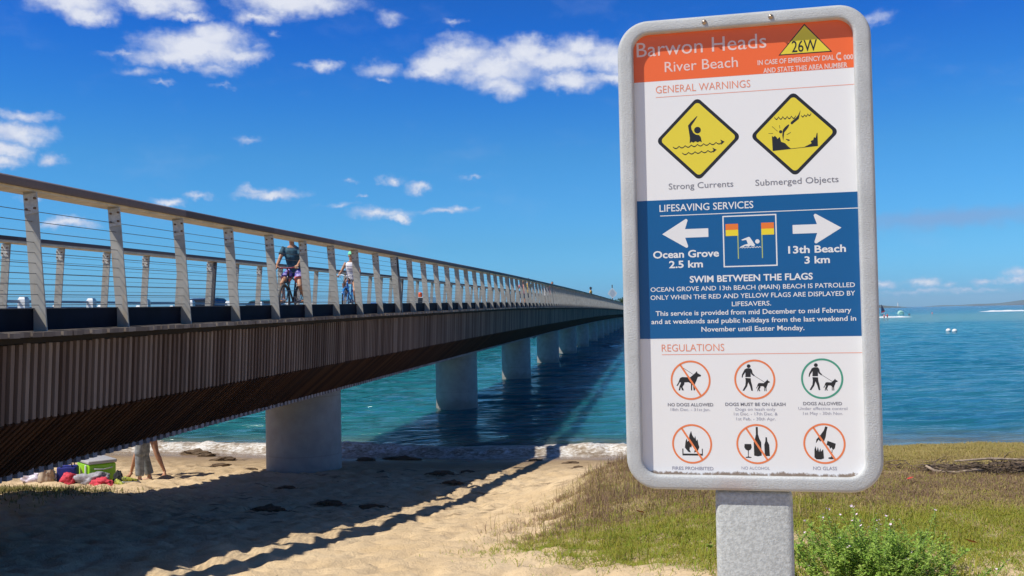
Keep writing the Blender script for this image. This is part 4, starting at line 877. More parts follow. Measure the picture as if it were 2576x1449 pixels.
def walker(x, y, z, rz, label, top, bottom, skin=SKIN, k=1., hat=None, group=None, stride=.5):
    J = stand(k, stride, .35); p = person(J, k, (x, y, z), rz, label, skin, .024, group)
    cloth('shirt', shirt_mb(J, k, .5, .06), .026, top, p, 3); cloth('shorts', shorts_mb(J, k, .7, 1.15), .026, bottom, p, 3); hair_mb(J, k).build('hair', m_hair, p, smooth=True)
    if hat: mb = MB(); mb.tube([J['head']+V3(0, 0, .055), J['head']+V3(0, 0, .075)], .17, 16); mb.ball(J['head']+V3(0, 0, .08), (.1, .11, .1)); mb.build('hat', hat, p, smooth=True)
    return p
GW = 'people walking far along the footbridge'
for Xo, Zc, top, bot, lab in ((7.2, 58, m_yel, m_navy, 'person in a yellow top walking behind the far footbridge posts'), (7.9, 61, m_pink, m_navy, 'person in a pink top walking behind the far footbridge posts'), (6.6, 66, m_red, m_gtr, 'person in a red top walking far along the footbridge'), (7.4, 70, m_white_top, m_blk, 'person in a white top walking far along the footbridge')):
    x, y = cam_off(Xo, Zc); walker(x, y, zd(y)+.003, R(8*Zc % 40), lab, top, bot, group=GW)
x, y = cam_off(5.75, 94); walker(x, y, zd(y)+.21, R(-100), 'person with a dark hat and orange yellow top standing up on the footbridge kerb', m_yel, m_pink, hat=m_blk, stride=0)
# ------------------------------------------------------------------ vehicles on the road bridge
m_glass = pmat('car_glass', (.015, .02, .025), .08); m_tyre = pmat('car_tyre', (.02, .02, .02), .85); m_lamp = pmat('lamp_red', (.4, .02, .02), .3); m_orange = pmat('orange_plastic', (.85, .12, .02), .4)
def car(x, y, col, label, van=False):
    root = empty('car' if not van else 'truck', (x, y, rz_(y)+.002), 0, label, 'car' if not van else 'truck'); pm = pmat('car_paint', col, .25, spec=.6)
    if not van:
        prof = [(-2.15, .35), (-2.2, .62), (-2.1, .86), (-1.55, .93), (-.75, 1.34), (-.2, 1.42), (.75, 1.40), (1.45, 1.02), (2.05, .92), (2.2, .65), (2.15, .35)]
        win = [(-1.32, .96), (-.70, 1.29), (-.2, 1.36), (.68, 1.34), (1.22, 1.0)]; W2, L = .86, 1.32
    else:
        prof = [(-2.6, .4), (-2.65, 1.0), (-2.5, 1.25), (-2.1, 1.95), (-1.6, 2.02), (2.5, 2.02), (2.6, 1.9), (2.62, .4)]; win = [(-2.3, 1.3), (-2.02, 1.85), (-1.2, 1.85), (-1.2, 1.3)]; W2, L = .95, 1.65
    n = len(prof); mb = MB(); zt = max(p[1] for p in prof)
    def ins(z): return W2-.16*max(0, (z-.9)/(zt-.9))**1.3
    mb.v = [(-ins(z), q, z) for q, z in prof]+[(ins(z), q, z) for q, z in prof]; mb.f = [tuple(range(n))[::-1], tuple(range(n, 2*n))]+[(i, (i+1) % n, n+(i+1) % n, n+i) for i in range(n)]; mb.mi = [0]*len(mb.f)
    mb.build('body', pm, root, recalc=True, angle=35)
    for s in (-1, 1): mb = MB(); mb.add([(s*(ins(z)+.012), q, z) for q, z in win], [tuple(range(len(win)))]); mb.build('window', m_glass, root)
    if not van:
        for a, c in ((1, 2), (3, 4)):
            q0, q1 = (prof[3], prof[4]) if a == 1 else (prof[7], prof[6]); mb = MB(); f = lambda k: (q0[0]+(q1[0]-q0[0])*k, q0[1]+(q1[1]-q0[1])*k)
            o = -.012 if a == 1 else .012; mb.add([(s*(ins(z)-.07), q+o, z+.01) for s in (-1, 1) for q, z in (f(.08), f(.92))], [(0, 2, 3, 1)]); mb.build('windscreen', m_glass, root)
    else:
        mb = MB(); mb.add([(s*(ins(z)-.08), q-.012, z+.008) for s in (-1, 1) for q, z in ((-2.47, 1.3), (-2.13, 1.9))], [(0, 2, 3, 1)]); mb.build('windscreen', m_glass, root)
        mb = MB(); mb.loft([(V3(.1, -1.6, 2.02), .18, .2), (V3(.1, -1.6, 2.2), .24, .26), (V3(.1, -1.6, 2.4), .22, .24), (V3(.1, -1.6, 2.48), .1, .1)], 14); mb.build('roof_load', m_orange, root, smooth=True)
    for s in (-1, 1):
        for q in (-L, L):
            mb = MB(); mb.tube([(s*(W2-.2), q, .32), (s*(W2+.01), q, .32)], .32, 18); mb.tube([(s*(W2+.0), q, .32), (s*(W2+.02), q, .32)], .19, 12, mi=1); mb.build('wheel', [m_tyre, m_alu], root, angle=40)
        mb = MB(); mb.box((s*.62, prof[-2 if not van else -1][0]+.0, .72), (.26, .06, .12)); mb.build('tail_lamp', m_lamp, root)
    return root
for px_, col, lab, van in ((520, (.02, .022, .03), 'black car on the road bridge behind the footbridge railings', False), (668, (.03, .16, .19), 'teal car on the road bridge behind the cyclist in the dark shirt', False), (945, (.03, .09, .28), 'dark blue car on the road bridge beyond the blue bicycle', False), (1064, (.74, .74, .72), 'white truck with an orange load on its roof on the road bridge', True)):
    Xo = 25.0 if not van else 23.2; x, y = cam_off(Xo, 2500*Xo/(1640-px_)); car(x, y, col, lab, van)

# ------------------------------------------------------------------ things left on the sand
m_lime = pmat('lime_plastic', (.30, .62, .015), .35); m_lid = pmat('grey_lid', (.45, .43, .42), .45); m_handle = pmat('white_plastic', (.75, .75, .73), .4)
q = (-10.57, 17.75); ck = empty('cooler_box', (q[0], q[1], gz(*q)-.015), R(48), 'lime green cooler box with a grey lid on the sand under the footbridge', 'cooler box')
mb = MB(); mb.rbox((0, 0, .19), (.50, .72, .36), .03, 3); mb.build('body', m_lime, ck, angle=40)
mb = MB(); mb.rbox((0, 0, .405), (.53, .75, .065), .02, 3); mb.build('lid', m_lid, ck, angle=40)
mb = MB(); mb.rbox((-.275, -.25, .20), (.03, .05, .32), .012, 2); mb.build('latch', m_handle, ck, angle=40)
mb = MB(); mb.tube([(-.16, -.355, .30), (-.16, -.41, .29), (.0, -.42, .27), (.16, -.41, .29), (.16, -.355, .30)], .012, 8); mb.build('handle', m_lid, ck, smooth=True)
def crumple(name, loc, dims, mat, label, cat, seed, rz=0, amp=.3):
    mb = MB(); rs = random.Random(seed); bm = bmesh.new(); bmesh.ops.create_icosphere(bm, subdivisions=4, radius=1)
    for v in bm.verts:
        c = v.co.copy(); from_ = mnoise.fractal(c*1.7+Vector((seed*3.1, 0, 0)), .7, 2.2, 4); v.co = c*(1+amp*from_)
        v.co = Vector((v.co.x*dims[0]/2, v.co.y*dims[1]/2, max(v.co.z, -.35)*dims[2]/1.35+dims[2]*.26))
    me = bpy.data.meshes.new(name); bm.to_mesh(me); bm.free(); o = link(name, me, mat, None, smooth=True); o.location = (loc[0], loc[1], gz(*loc)-.01); o.rotation_euler = (0, 0, rz)
    if label: tag(o, label, cat)
    return o
from mathutils import noise as mnoise
m_bluebag = pmat('blue_fabric', (.015, .025, .22), .8, .2, 20); m_greyc = pmat('grey_fabric', (.34, .33, .36), .9, .3, 10); m_redc = pmat('red_fabric', (.60, .045, .075), .85, .2, 12); m_plas = pmat('pale_plastic_bag', (.62, .56, .66), .35, .15, 14); m_hivis = pmat('yellow_green_fabric', (.55, .60, .06), .7, .3, 30, col2=(.03, .03, .03)); m_tan = pmat('tan_fabric', (.45, .36, .27), .85)
q = (-10.99, 17.48); bag = empty('beach_bag', (q[0], q[1], gz(*q)-.01), R(20), 'dark blue beach bag beside the lime green cooler box', 'bag')
mb = MB(); mb.rbox((0, 0, .17), (.36, .26, .33), .05, 4); mb.build('body', m_bluebag, bag, smooth=True)
for s in (-1, 1): mb = MB(); mb.tube([(-.1, s*.11, .32), (-.08, s*.11, .42), (.08, s*.11, .42), (.1, s*.11, .32)], .011, 6); mb.build('strap', m_blk, bag, smooth=True)
crumple('towel', (-10.67, 17.03), (.34, .30, .20), m_redc, 'crumpled red towel on the sand in front of the blue beach bag', 'towel', 3)
crumple('clothing', (-10.32, 17.15), (.62, .34, .20), m_greyc, 'heap of grey clothing on the sand in front of the cooler box', 'clothes', 7, .3, .45)
crumple('towel', (-9.97, 16.94), (.52, .30, .15), m_redc, 'red towel rolled up at the right end of the grey clothing heap', 'towel', 12, -.4, .4)
crumple('plastic_bag', (-11.59, 17.51), (.62, .42, .30), m_plas, 'pale lilac plastic bag lying left of the blue beach bag', 'bag', 21, .2, .5)
crumple('plastic_bag', (-11.24, 17.2), (.28, .26, .30), m_tan, 'tan cloth bag standing between the lilac bag and the blue bag', 'bag', 27, .2, .3)
crumple('clothing', (-9.93, 17.41), (.20, .18, .26), m_blk, 'black cloth leaning on the right corner of the cooler box', 'clothes', 31, .2, .3)
def trainer(x, y, rz, label):
    r = empty('shoe', (x, y, gz(x, y)), rz, label, 'shoe', 'trainers on the sand'); mb = MB()
    mb.loft([(V3(0, .13, .05), .028, .045), (V3(0, .09, .06), .040, .058), (V3(0, .02, .05), .044, .046), (V3(0, -.07, .035), .048, .032), (V3(0, -.15, .025), .03, .02)], 12); mb.build('upper', m_hivis, r, smooth=True)
    mb = MB(); mb.loft([(V3(0, .15, .012), .03, .012), (V3(0, .05, .012), .045, .013), (V3(0, -.08, .012), .052, .013), (V3(0, -.17, .014), .03, .012)], 12); mb.build('sole', m_sole, r, smooth=True)
trainer(-9.78, 17.18, R(60), 'yellow and black trainer nearest the cooler box'); trainer(-9.65, 17.31, R(115), 'yellow and black trainer farther right of the cooler box')

# seaweed
m_weed = pmat('dry_seaweed', (.08, .05, .027), .85, .4, 30, col2=(.17, .11, .06))
def weed(seed):
    rs = random.Random(seed); mb = MB()
    for k in range(70):
        a = rs.uniform(0, 6.28); r = rs.gauss(0, .45); p = V3(r*math.cos(a)*.8, r*math.sin(a)*.55, .02+max(0, .2-.35*abs(r))*rs.random()); d = V3(rs.gauss(0, 1), rs.gauss(0, 1), rs.gauss(0, .08)).normalized(); pts = [p]
        for i in range(4): d = (d+V3(rs.gauss(0, .5), rs.gauss(0, .5), rs.gauss(0, .08)-.10)).normalized(); pts.append(pts[-1]+d*.10); pts[-1].z = max(.005, pts[-1].z)
        mb.tube(pts, [(.022, .008), (.03, .006), (.028, .006), (.02, .006), (.008, .004)], 5)
    bm = bmesh.new(); bmesh.ops.create_icosphere(bm, subdivisions=3, radius=1)
    for v in bm.verts: f = 1+.5*mnoise.fractal(v.co*2+Vector((seed, 0, 0)), .7, 2, 3); v.co = Vector((v.co.x*.5*f, v.co.y*.36*f, max(0, v.co.z)*.22*f))
    bm.verts.index_update(); mb.add([v.co.copy() for v in bm.verts], [tuple(v.index for v in f.verts) for f in bm.faces]); bm.free()
    return mb.mesh('seaweed_clump')
wm = [weed(s) for s in (1, 2, 3)]
for m_ in wm: m_.materials.append(m_weed)
GWd = 'dark seaweed clumps washed up on the beach'
for i, (x, y, s, sx, lab) in enumerate(((-11.64, 24.22, .62, 1.5, 'brown seaweed heap on sunlit sand left of the first pier, near the foam'), (-10.99, 23.36, .42, 1.4, 'brown seaweed heap on sunlit sand between the left heap and the first pier'), (-10.09, 22.27, .45, 1.6, 'seaweed heap in the sun close to the left side of the first pier'),
   (-5.91, 23.02, .42, 2.6, 'long flat seaweed strip in bridge shade by the water'), (-6.71, 22.6, .40, 1.5, 'seaweed clump in the shade just right of the first pier foot'), (-4.73, 14.04, .33, 1.5, 'dark seaweed clump right of middle on the shaded sand'), (-5.32, 13.24, .42, 1.3, 'largest dark seaweed clump on the nearer shaded sand'),
   (-3.99, 13.74, .3, 2., 'reddish flat seaweed strip on the shaded sand near the shadow edge'), (-4.22, 19.2, .42, 1.6, 'seaweed clump in shade between water and rail shadow'), (-3.53, 17.23, .3, 1.4, 'seaweed clump in shade closest to the lit sand strip'), (-3.8, 20.0, .3, 1.3, 'small greenish seaweed tuft in shade above the shadow edge'),
   (-1.84, 21.57, .26, 1.7, 'seaweed scrap on sunlit sand right of the rail shadow by the water'), (-.75, 21.3, .3, 2.2, 'flat seaweed strip on sunlit sand left of the sign frame'), (-2.72, 22.63, .24, 2.0, 'thin seaweed strip on wet sand at the end of the rail shadow'), (-8.49, 20.06, .3, 1.4, 'seaweed clump at the upper edge of the bridge shadow left of the pier'),
   (-7.38, 20.56, .28, 1.5, 'seaweed clump at the near foot of the first pier'), (-1.57, 20.35, .2, 1.4, 'small seaweed scrap on sunlit sand above the grass patch'), (-6.28, 16.4, .24, 1.6, 'faint seaweed clump in the middle of the wide bridge shadow'), (-5.54, 19.83, .3, 1.5, 'seaweed clump in deep shade below the first pier'), (-9.44, 20.78, .3, 2.0, 'seaweed scrap on sunlit sand behind the two people'))):
    o = bpy.data.objects.new('seaweed_clump', wm[i % 3]); COL.objects.link(o); o.location = (x, y, gz(x, y)-.01); o.scale = (s*sx*.85, s*.62, s*.9); o.rotation_euler = (0, 0, YAW+random.uniform(-.3, .3)); tag(o, lab, 'seaweed', GWd)

# ------------------------------------------------------------------ grass
def blades(xy_c, hgt, lean, wid, colr, base=0.):
    n = len(xy_c); x, y = c2w(xy_c[:, 0], xy_c[:, 1]); z = terrain(xy_c[:, 0], xy_c[:, 1])-.005+base
    a = np.random.rand(n)*2*np.pi; d = np.stack([np.cos(a), np.sin(a), np.zeros(n)], 1); sd = np.stack([-np.sin(a), np.cos(a), np.zeros(n)], 1)*wid[:, None]/2
    p = np.stack([x, y, z], 1); L = lean[:, None]; h = hgt[:, None]; upz = np.array([[0, 0, 1.]])
    m_ = p+d*h*.45*L+upz*h*(.62-.30*L); e = p+d*h*1.0*L+upz*h*np.maximum(.06, 1.-1.0*L)
    V = np.stack([p-sd, p+sd, m_+sd*.9, m_-sd*.9, e+sd*.15, e-sd*.15], 1).reshape(-1, 3)
    b0 = np.arange(n)[:, None]*6; F = np.concatenate([b0+np.array([[0, 1, 2, 3]]), b0+np.array([[3, 2, 4, 5]])], 0)
    return V, F, np.repeat(colr, 6, 0)
m_grass = tone_mat('grass_blades', .8, .3)
def edge_x(z): return np.interp(z, [5, 6, 6.6, 7.4, 8, 8.7, 10.5, 12.5, 13.4], [2.6, 1.9, 1.25, .62, .15, -.2, .05, .42, .9])
N = 640000; xc = np.random.uniform(-1, 9, N); zc = np.random.uniform(4.6, 13.7, N)
e = xc-edge_x(zc)+.35*pn(xc/.5, zc/.5, 61)+.2*pn(xc/.17, zc/.17, 62)
keep = (sstep(-.1, .75, e)**1.3+.05*sstep(-.7, .1, e))*(.45+.55*sstep(6., 8.5, zc)) * (1-.94*np.exp(-(((xc-2.0)/.45)**2+((zc-7.55)/.42)**2))) * (1-.7*np.exp(-(((xc-3.4)/.6)**2+((zc-6.2)/.4)**2)))*np.clip(.75+.6*pn(xc/.35, zc/.35, 63), .1, 1)
k = np.random.rand(N) < keep*np.clip((9.5/zc)**.3, .5, 1); xc, zc, e = xc[k], zc[k], e[k]; N = len(xc)
pa = pn(xc/.8, zc/.8, 64)*.5+pn(xc/.25, zc/.25, 65)*.35
green = np.clip(1.08-sstep(8.0, 10.4, zc+pa*1.8+.22*np.abs(xc-.3))+.12*pa, .04, .97); rnd = np.random.rand(N)
purple = sstep(8.2, 9.8, zc+pa)*(1-sstep(10.2, 11.6, zc+pa*1.2)*sstep(1.6, 3.4, xc))
is_g = np.random.rand(N) < green; is_p = (~is_g) & (np.random.rand(N) < purple*.75)
C = np.where(is_g[:, None], np.array([[.26, .40, .05]])*(1-rnd[:, None]*.5)+np.array([[.20, .09, .02]])*rnd[:, None], np.where(is_p[:, None], np.array([[.40, .265, .18]])*(1-.4*rnd[:, None]), np.array([[.62, .50, .19]])*(1-.4*rnd[:, None])))
tall = np.random.rand(N) < .04*(1-sstep(2.5, 4, xc))+.10*sstep(9., 11., zc)*(1-sstep(2, 4, xc))
hg = np.where(is_p, .05+.07*rnd, .045+.08*rnd)*(1+.35*pa)*np.where(tall, 2.1, 1.); ln = np.where(tall, .15+.4*np.random.rand(N), np.where(is_p, .45+.5*np.random.rand(N), .6+.4*np.random.rand(N))); wd = np.where(is_p | tall, .004, .005)*(.7+.6*np.random.rand(N))
V, F, C = blades(np.stack([xc, zc], 1), hg, ln, wd, C)
me = np_mesh('dune_grass', V, F); point_color(me, C); tag(link('dune_grass', me, m_grass), 'short green and straw coloured grass covering the low dune', 'grass', kind='stuff')
N = 22000; xc = np.random.normal(-7.9, 1.1, N); zc = 14.9+np.random.normal(0, 1.0, N)-(xc+8.2)*.1; k = np.random.rand(N) < np.clip(.6+pn(xc/.4, zc/.4, 66), 0, 1)*sstep(-5.6, -7.2, xc) ; xc, zc = xc[k], zc[k]; N = len(xc); rnd = np.random.rand(N)
V, F, C = blades(np.stack([xc, zc], 1), .06+.12*rnd, .3+.6*np.random.rand(N), np.full(N, .009), np.array([[.24, .27, .09]])*(1-.5*rnd[:, None])+np.array([[.12, .06, .03]])*rnd[:, None])
me = np_mesh('shade_grass', V, F); point_color(me, C); tag(link('shade_grass', me, m_grass), 'sparse grass growing under the footbridge near the beach bags', 'grass', kind='stuff')

# flowering beach plant
bx, by = c2w(2.22, 6.25); bush = empty('flowering_plant', (bx, by, gz(bx, by)), 0, 'bushy green beach plant with tiny pale pink flowers beside the sign post', 'plant')
m_leaf = tone_mat('plant_leaves', .6, .3); m_stem = pmat('green_stem', (.16, .24, .06), .7, .3, 20); m_flower = pmat('pale_pink_petal', (.80, .62, .74), .6)
rs = random.Random(9); stems = MB(); LV, LF, LC = [], [], []; tips = []
for k in range(230):
    a = rs.uniform(0, 6.28); rr_ = abs(rs.gauss(0, .29)); p = V3(rr_*math.cos(a)*1.25, rr_*math.sin(a), 0); d = V3(math.cos(a)*rs.uniform(.1, .9), math.sin(a)*rs.uniform(.1, .9), 1).normalized(); L = rs.uniform(.2, .40)*(1.12-.9*rr_)
    if k % 14 == 0: L *= 1.45
    pts = [p]
    for i in range(5): d = (d+V3(rs.gauss(0, .18), rs.gauss(0, .18), .02)).normalized(); pts.append(pts[-1]+d*L/5)
    stems.tube(pts, [.004, .0035, .003, .0025, .002, .0015], 4); tips.append((pts[-1], d))
    for i in range(58):
        f = rs.uniform(.12, 1)*5; j = min(4, int(f)); q = pts[j].lerp(pts[j+1], f-j); la = rs.uniform(0, 6.28); ld = V3(math.cos(la), math.sin(la), rs.uniform(-.2, .9)).normalized(); ls = rs.uniform(.016, .042); lw = ls*rs.uniform(.12, .24); s_ = ld.cross(V3(0, 0, 1)).normalized()*lw; nrm = s_.cross(ld)
        b0 = len(LV); LV += [q, q+ld*ls*.5+s_, q+ld*ls-V3(0, 0, ls*.2), q+ld*ls*.5-s_]; LF.append((b0, b0+1, b0+2, b0+3)); c = rs.random(); h = min(1, max(0, q.z/.35)); base_c = (.22+.24*c, .40+.20*c, .06+.07*c); LC += [base_c]*4
stems.build('stems', m_stem, bush, smooth=True)
me = np_mesh('foliage', np.array([tuple(v) for v in LV]), np.array(LF)); point_color(me, np.array(LC)); link('foliage', me, m_leaf, bush)
mb = MB()
for i in range(5):
    a = 2*math.pi*i/5; c, s_ = math.cos(a), math.sin(a); mb.add([(0, 0, 0), (.004*c-.004*s_, .004*s_+.004*c, .003), (.0095*c, .0095*s_, .005), (.004*c+.004*s_, .004*s_-.004*c, .003)], [(0, 1, 2, 3)])
fme = mb.mesh('flower'); fme.materials.append(m_flower)
tips.sort(key=lambda q: -q[0].z)
for k in range(58):
    p, d = tips[k if k < 22 else rs.randrange(len(tips))]; o = bpy.data.objects.new('flower', fme); COL.objects.link(o); o.parent = bush; o.location = p+d*.004+(V3(rs.gauss(0, .012), rs.gauss(0, .012), rs.uniform(-.01, .006)) if k >= 22 else V3(0, 0, 0)); o.rotation_euler = (rs.gauss(.5, .4), rs.gauss(0, .5), rs.random()*6); sc_ = rs.uniform(.75, 1.3); o.scale = (sc_,)*3

# driftwood, leaves
m_dw = pmat('pale_driftwood', (.33, .25, .18), .8, .3, 25); m_dwd = pmat('dark_driftwood', (.17, .12, .08), .9, .4, 9)
def pile(x, y, n, ln, label, seed, big=True):
    r = empty('driftwood_pile', (x, y, gz(x, y)), YAW, label, 'driftwood'); rs = random.Random(seed)
    if big:
        for k, (pts, rad) in enumerate((([(-.38, -.10, .10), (-.30, -.14, .05), (-.1, -.17, .03), (.12, -.15, .05), (.25, -.10, .04)], .018), ([(.0, .05, .12), (.35, -.02, .15), (.75, -.04, .13), (1.0, -.1, .1)], .013))):
            mb = MB(); mb.tube(pts, [rad*.7]+[rad]*(len(pts)-2)+[rad*.5], 8); mb.build('branch', m_dw, r, smooth=True)
    mb = MB()
    for k in range(n):
        p = V3(rs.uniform(-.35, ln), rs.gauss(0, .09), rs.uniform(.0, .10)); d = V3(rs.gauss(0, 1), rs.gauss(0, .35), rs.gauss(0, .16)).normalized(); L = rs.uniform(.06, .24); pts = [p, p+d*L*.5+V3(0, 0, rs.gauss(0, .015)), p+d*L]
        for q in pts: q.z = max(q.z, .004)
        mb.tube(pts, [rs.uniform(.003, .007), .004, .002], 5)
    mb.build('twigs', m_dwd, r, smooth=True); return r
x, y = c2w(4.75, 10.75); pile(x, y, 620, 1.3, 'tangled driftwood and dry weed heap on the dune grass at the right', 5)
x, y = c2w(4.15, 10.9); pile(x, y, 30, .1, 'small cluster of dark twigs left of the driftwood heap', 8, False)
m_leafr = pmat('red_leaf', (.50, .045, .03), .7, .3, 40); m_leafo = pmat('brown_leaf', (.42, .14, .05), .8, .3, 40)
for xc_, zc_, s, mt, lab in ((3.95, 10.0, .042, m_leafr, 'red leaf lying on the straw grass right of the sign'), (3.46, 6.77, .05, m_leafo, 'rust brown dead leaf at the lower right corner'), (3.2, 7.05, .045, m_leafo, 'rust brown dead leaf right of the flowering plant'), (2.93, 6.75, .05, m_leafo, 'rust brown dead leaf at the edge of the flowering plant'), (1.15, 9.3, .05, m_leafo, 'orange brown leaf in the grass left of the sign post')):
    x, y = c2w(xc_, zc_); mb = MB(); pts = [(-1, 0, 0), (-.4, .42, .15), (.3, .36, .2), (1, 0, .3), (.3, -.36, .1), (-.4, -.42, .05)]; mb.add([(a*s, c*s, d*s) for a, c, d in pts], [(0, 1, 2, 3), (0, 3, 4, 5)])
    o = mb.build('dead_leaf', mt); o.location = (x, y, gz(x, y)+.065); o.rotation_euler = (.3, -.2, xc_*3); tag(o, lab, 'leaf', 'fallen leaves on the dune grass')

# ------------------------------------------------------------------ far bank, trees, marker
mb = MB(); us = np.linspace(-900, 26, 110); prof2 = [(298, -1.5), (303, .5), (312, 1.8), (340, 2.4), (420, 3), (600, 2.5), (900, -2)]
V = [(u+(v-298)*.03, v+8*math.sin(u*.06)*(1 if v < 330 else 0), -1.5+(h+1.5+(.6*math.sin(u*.05+v) if h > 1 else 0))*float(1-sstep(0, 26, u))) for u in us for v, h in prof2]; n = len(prof2); F = [(i*n+k, (i+1)*n+k, (i+1)*n+k+1, i*n+k+1) for i in range(len(us)-1) for k in range(n-1)]
mb.add(V, F); tag(mb.build('far_bank', pmat('scrub_ground', (.13, .14, .06), .9, .4, .15), smooth=True, recalc=True), 'low scrubby bank at the far end of the bridges', 'bank', kind='structure')
m_far = tone_mat('far_foliage', .8, .2); m_trunk = pmat('tree_trunk', (.10, .07, .05), .9)
def tree_mesh(seed, h, wd):
    rs = np.random.RandomState(seed); V, F, C = [], [], []
    for k in range(26):
        c = np.array([rs.normal(0, wd*.27), rs.normal(0, wd*.27), h*(.62+rs.uniform(-.25, .25))]); r = rs.uniform(.12, .2)*wd
        for q in range(60):
            d = rs.normal(size=3); d /= np.linalg.norm(d); p = c+d*r*rs.uniform(.6, 1.05); a = rs.normal(size=3); a /= np.linalg.norm(a); b_ = np.cross(a, rs.normal(size=3)); b_ /= np.linalg.norm(b_); s = rs.uniform(.14, .34); o = len(V)
            V += [p-a*s, p-b_*s*.6, p+a*s, p+b_*s*.6]; F.append((o, o+1, o+2, o+3)); t_ = rs.rand(); C += [(.035+.05*t_, .065+.06*t_, .02+.02*t_)]*4
    me = np_mesh('crown', np.array(V), np.array(F)); point_color(me, np.array(C)); me.materials.append(m_far)
    tb = MB(); tb.tube([(0, 0, -.6), (.1, 0, h*.3), (0, .1, h*.7)], [.22, .17, .08], 8)
    for k in range(5): a = k*1.26; tb.tube([(0, 0, h*(.25+.06*k)), (math.cos(a)*wd*.25, math.sin(a)*wd*.25, h*(.5+.05*k))], [.09, .04], 6)
    tm = tb.mesh('trunk'); tm.materials.append(m_trunk); return me, tm
tms = [tree_mesh(1, 8, 9), tree_mesh(2, 6, 10), tree_mesh(3, 7, 6)]
for i, (px_, Zc, k, s, lab) in enumerate(((1083, 318, 0, .95, 'tall dark tree on the far bank right of the white truck'), (1060, 335, 1, .7, 'low tree on the far bank seen behind the white truck'), (1112, 330, 2, .6, 'narrow small tree right of the tallest far bank tree'), (1140, 322, 1, 1., 'broad dark tree seen low between middle footbridge posts'), (1172, 330, 1, .95, 'broad tree seen low right of the other broad one'), (1205, 326, 0, .75, 'rounded tree on the far bank among crowded bridge posts'), (1235, 320, 1, .9, 'last far bank tree before the posts close up'),
     (950, 330, 1, .6, 'low far tree beyond the blue bicycle'), (1000, 332, 1, .55, 'small low far tree beside the dark joint post'), (1562, 312, 0, .82, 'dark tree at the far end of the bridge against the sign'), (1535, 316, 2, .82, 'narrow dark tree under the white diamond marker'), (1585, 318, 1, .9, 'wide far tree partly hidden by the sign frame'))):
    x, y = c2w((px_-1288)/2500*Zc, Zc); r = empty('tree', (x, y, 1.8), i*1.1, lab, 'tree', 'trees on the far bank'); r.scale = (s, s, s)
    for m_, nm in zip(tms[k], ('crown', 'trunk')): o = bpy.data.objects.new(nm, m_); COL.objects.link(o); o.parent = r
mk_x, mk_y = c2w((1540-1288)/2500*235, 235); mk = empty('channel_marker', (mk_x, mk_y, -1), YAW, 'white diamond shaped channel marker on a pole beyond the footbridge', 'marker')
mb = MB(); mb.tube([(0, 0, 0), (0, 0, 11)], .12, 10); mb.build('pole', m_pile, mk)
mb = MB(); mb.prism([(0, 1.3), (1.1, .1), (.9, -.5), (0, -1.2), (-1.1, -.1), (-.6, .7)], lambda u, v, w_: (u, w_, 9.0+v), -.2, -.13); bd = mb.build('board', m_white, mk)
mb = MB()
for k in range(6): v = .75-k*.28; hw = .25+.13*k if k < 4 else .62-.2*(k-3); mb.box((0, -.215, 9.0+v), (hw*2, .02, .05))
mb.build('stripes', pmat('marker_grey', (.35, .38, .42), .6), bd)

# ------------------------------------------------------------------ open water things on the right
def at_az(deg, dist): return dist*math.sin(R(deg)), dist*math.cos(R(deg))
def hills(name, pts, dist, depth, col, label, cat):      # pts: (azimuth deg, height)
    mb = MB(); n = 6; V = []
    for a, h in pts:
        for k, (f, g) in enumerate(((-.5, -.3), (-.32, .35), (-.1, .85), (.05, 1), (.3, .6), (.6, -.3))):
            x, y = at_az(a, dist+f*depth); V.append((x, y, max(h*g*.58, -5)+(h*.12*math.sin(a*37+k*2) if 0 < g < 1 else 0)))
    F = [(i*n+k, (i+1)*n+k, (i+1)*n+k+1, i*n+k+1) for i in range(len(pts)-1) for k in range(n-1)]; mb.add(V, F)
    return tag(mb.build(name, pmat(name+'_ground', col, .95, .35, .004), smooth=True, recalc=True), label, cat, kind='structure')
hills('far_hills', [(14.4, 0), (14.9, 10), (15.5, 18), (16, 14), (16.5, 18), (17, 26), (17.6, 24), (18.1, 28), (18.6, 44), (19.2, 68), (19.8, 76), (21, 60), (23, 60), (26, 30)], 9000, 1500, (.07, .09, .06), 'low blue hills across the bay', 'hills')
hills('near_hills', [(16.6, 0), (17.0, 9), (17.5, 12), (18, 3), (18.4, 6), (18.9, 13), (19.4, 15), (20.5, 12), (22, 0)], 6500, 900, (.11, .10, .07), 'low brown coast in front of the blue hills', 'hills')
hills('headland', [(7.0, 0), (7.6, 9), (8.6, 20), (9.5, 25), (11, 24), (12.3, 22), (12.7, 14), (13.2, 9), (13.6, 3), (13.9, 0)], 4500, 600, (.08, .085, .05), 'dark headland beside the sign on the horizon', 'headland')
lx, ly = at_az(13.2, 4480); lh = empty('lighthouse', (lx, ly, 8), 0, 'tiny white lighthouse on the headland tip', 'lighthouse')
mb = MB(); mb.tube([(0, 0, -6), (0, 0, 12)], [2.6, 1.8], 12); mb.build('tower', m_white, lh); mb = MB(); mb.tube([(0, 0, 12.002), (0, 0, 14), (0, 0, 15.5)], [1.6, 1.6, .3], 12); mb.build('lantern_room', m_grail, lh)
def cw(xD, Zc): return c2w((xD-1288)/2500*Zc, Zc)
m_buoy = pmat('white_buoy', (.80, .78, .74), .4)
for xD, lab in ((2382.5, 'white round buoy floating on the bay, left of the pair'), (2398, 'white round buoy floating on the bay, right of the pair')):
    x, y = cw(xD, 131 if xD > 2390 else 134); r = empty('buoy', (x, y, 0), 0, lab, 'buoy', 'white buoys off the beach'); mb = MB(); mb.ball((0, 0, .13), (.34, .34, .27)); mb.build('float', m_buoy, r, smooth=True); mb = MB(); mb.tube([(-.0, 0, .38), (0, .05, .46), (0, -.05, .46), (0, 0, .38)], .02, 6); mb.build('ring', m_alu, r)
